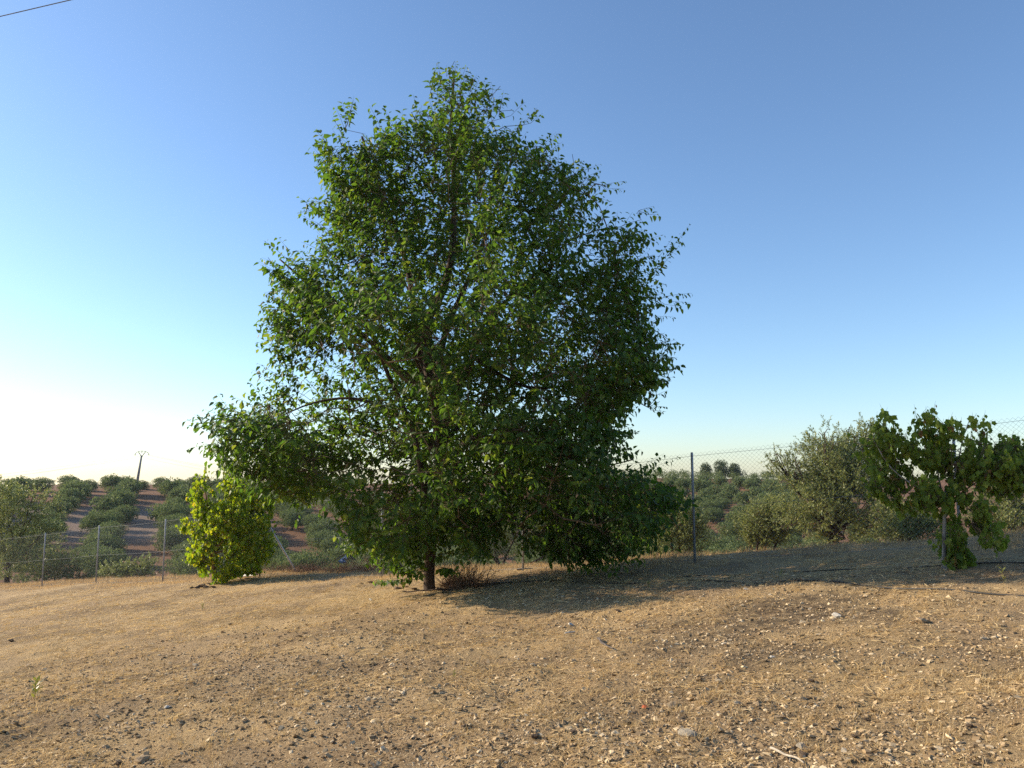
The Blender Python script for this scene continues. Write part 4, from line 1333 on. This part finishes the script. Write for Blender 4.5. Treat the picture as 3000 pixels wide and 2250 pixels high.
# dead brown shrub by the trunk
def twig_bush(name, label, c, rx, rz, n, cat='shrub', leafy=400, seed=1):
    g = np.random.default_rng(seed)
    b0 = c.copy()
    d = norm(g.normal(size=(n, 3)) * np.array([1, 1, .55]) + np.array([0, 0, .45]))
    L = g.uniform(.5, 1.0, n)
    A = g.normal(size=(n, 3)) * np.array([rx, rx, 0]) * .25
    B = A + d * L[:, None] * np.array([rx, rx, rz])
    B[:, 2] = np.abs(B[:, 2])
    mid = (A + B) / 2 + g.normal(size=(n, 3)) * .05
    C = mid + norm(g.normal(size=(n, 3))) * .25 * rx
    C[:, 2] = np.abs(C[:, 2])
    V, P = merge([prisms(A, mid, .005, .0035), prisms(mid, B, .0035, .0015), prisms(mid, C, .003, .001)])
    root = tag(empty(name, b0), label, cat)
    add('twigs', make_mesh('twigs', V, P), M['brush'], root)['kind'] = 'stuff'
    if leafy:
        q = g.integers(0, n, leafy)
        t = g.random(leafy)[:, None]
        pos = mid[q] * (1 - t) + np.where(g.random(leafy)[:, None] < .5, B[q], C[q]) * t
        V, P = leaves(pos, g.normal(size=(leafy, 3)), g.normal(size=(leafy, 3)), g.uniform(.02, .05, leafy), LANCE)
        add('dead_leaves', make_mesh('dead_leaves', V, P), M['brush'], root)['kind'] = 'stuff'
p = plane_hit(1370, 1722)
twig_bush('dead_shrub', 'brown leafless shrub against the right of the big trunk', on_ground(p[0], p[1], -.02), .62, .75, 320, leafy=900, seed=2)
p = plane_hit(1330, 1728)
twig_bush('dead_shrub', 'small dark twiggy shrub tucked behind the big trunk', on_ground(p[0], p[1] + .3, -.02), .4, .6, 160, leafy=500, seed=3)
for kk, (px, Yd, lab, sx) in enumerate([(830, 24.6, 'heap of dry reddish brush behind the slanting brace', .8), (910, 23.4, 'dark heap of cut brush left of the blue sack', .75), (1005, 22.6, 'low brush heap under the blue sack', .7), (1075, 21.6, 'dark heap of cut brush right of the blue sack', .6)]):
    q = at_depth(px, 1650, Yd)
    twig_bush('brush_pile', lab, on_ground(q[0], Yd, -.05), sx, .62, 420, 'brush', 500, 20 + kk)
# blue sack
q = at_depth(1003, 1632, 21.7)
gq = on_ground(q[0], 21.7)
V, Fc = big_stones[2]
V, Fc = subdiv(V, Fc, np.random.default_rng(77), .05)
V = V * np.array([.14, .10, .10]) + np.array([0, 0, .25])
V[:, 2] = np.maximum(V[:, 2] * 1.25, 0)
V = np.concatenate([V]); 
sack = tag(empty('plastic_sack', gq), 'crumpled blue plastic sack lying on the brush beyond the fence', 'sack')
add('bag', make_mesh('bag', V, [Fc]), M['blue'], sack)
neck = V[np.argmax(V[:, 2])]
V2, P2 = sweep(np.array([neck + (-.02, 0, -.04), neck + (.03, 0, .03), neck + (.09, 0, .05)]), [.05, .025, .06], 8, True, .3, 4)
add('neck', make_mesh('neck', V2, P2), M['blue'], sack)
A = at_depth(1001, 1628, 21.5); B = at_depth(1022, 1614, 21.4)
V, P = sweep(np.array([A - (B - A) * 1.2, A, B]), .014, 6)
o = A
tag(add('stick', make_mesh('stick', V - o, P), M['dark_wood'], None, o), 'dark stick poking up over the blue sack', 'stick')

def stick(pts, r, mat, label, lift=.012):
    G = np.array([plane_hit(x, y) for x, y in pts])
    L = smooth_path(G, .04)
    L[:, 2] = H(L[:, 0], L[:, 1]) + r + lift
    V, P = sweep(L, np.linspace(r, r * .5, len(L)), 7, True, .2, 3)
    o = L[0].copy()
    tag(add('stick', make_mesh('stick', V - o, P), M[mat], None, o), label, 'stick')
stick([(1655, 1853), (1672, 1850), (1685, 1848)], .010, 'stone_pale', 'short white stick on the soil right of centre')
stick([(1752, 1876), (1770, 1888), (1796, 1902)], .013, 'dark_wood', 'curved dark stick lying in the middle of the field')
stick([(2258, 2198), (2300, 2215), (2330, 2228), (2356, 2250)], .008, 'dead_wood', 'long bleached forked twig at the bottom edge')
stick([(2316, 2222), (2314, 2245)], .004, 'dead_wood', 'short side twig beside the bleached forked twig')
stick([(1180, 1745), (1240, 1742), (1300, 1737), (1350, 1722)], .014, 'bark', 'bent fallen branch lying in front of the big trunk', .03)
stick([(1515, 1672), (1560, 1668)], .02, 'dark_wood', 'dark log at the foot of the fence post under the tree')
p = plane_hit(1880, 2066); p = on_ground(p[0], p[1], .015)
V, P = leaves(np.zeros((1, 3)), np.array([[1.0, -.3, .25]]), np.array([[0, -.4, 1.0]]), np.array([.045]), LOBED)
tag(add('fallen_leaf', make_mesh('fallen_leaf', V, P), M['red_leaf'], None, p), 'red fallen leaf on the soil right of bottom centre', 'leaf')

# ------------------------------------------------------------------ thin summer haze
HZ = 0.00013
x0, x1, y0, y1, z0, z1 = -330, 330, -40, 330, -16, 13
V = np.array([(x0, y0, z0), (x1, y0, z0), (x1, y1, z0), (x0, y1, z0), (x0, y0, z1), (x1, y0, z1), (x1, y1, z1), (x0, y1, z1)], float)
P = [np.array([(0, 3, 2, 1), (4, 5, 6, 7), (0, 1, 5, 4), (1, 2, 6, 5), (2, 3, 7, 6), (3, 0, 4, 7)])]
me = make_mesh('haze', V, P)
m, nt, b, out = new_mat('haze')
nt.nodes.remove(b)
vol = nt.nodes.new('ShaderNodeVolumePrincipled')
vol.inputs['Color'].default_value = (0.86, 0.92, 1.0, 1)
vol.inputs['Density'].default_value = HZ
vol.inputs['Anisotropy'].default_value = 0.35
nt.links.new(vol.outputs[0], out.inputs['Volume'])
hz_o = add('haze', me, m)
tag(hz_o, 'thin pale summer haze hanging over the hillsides', 'haze', kind='stuff')
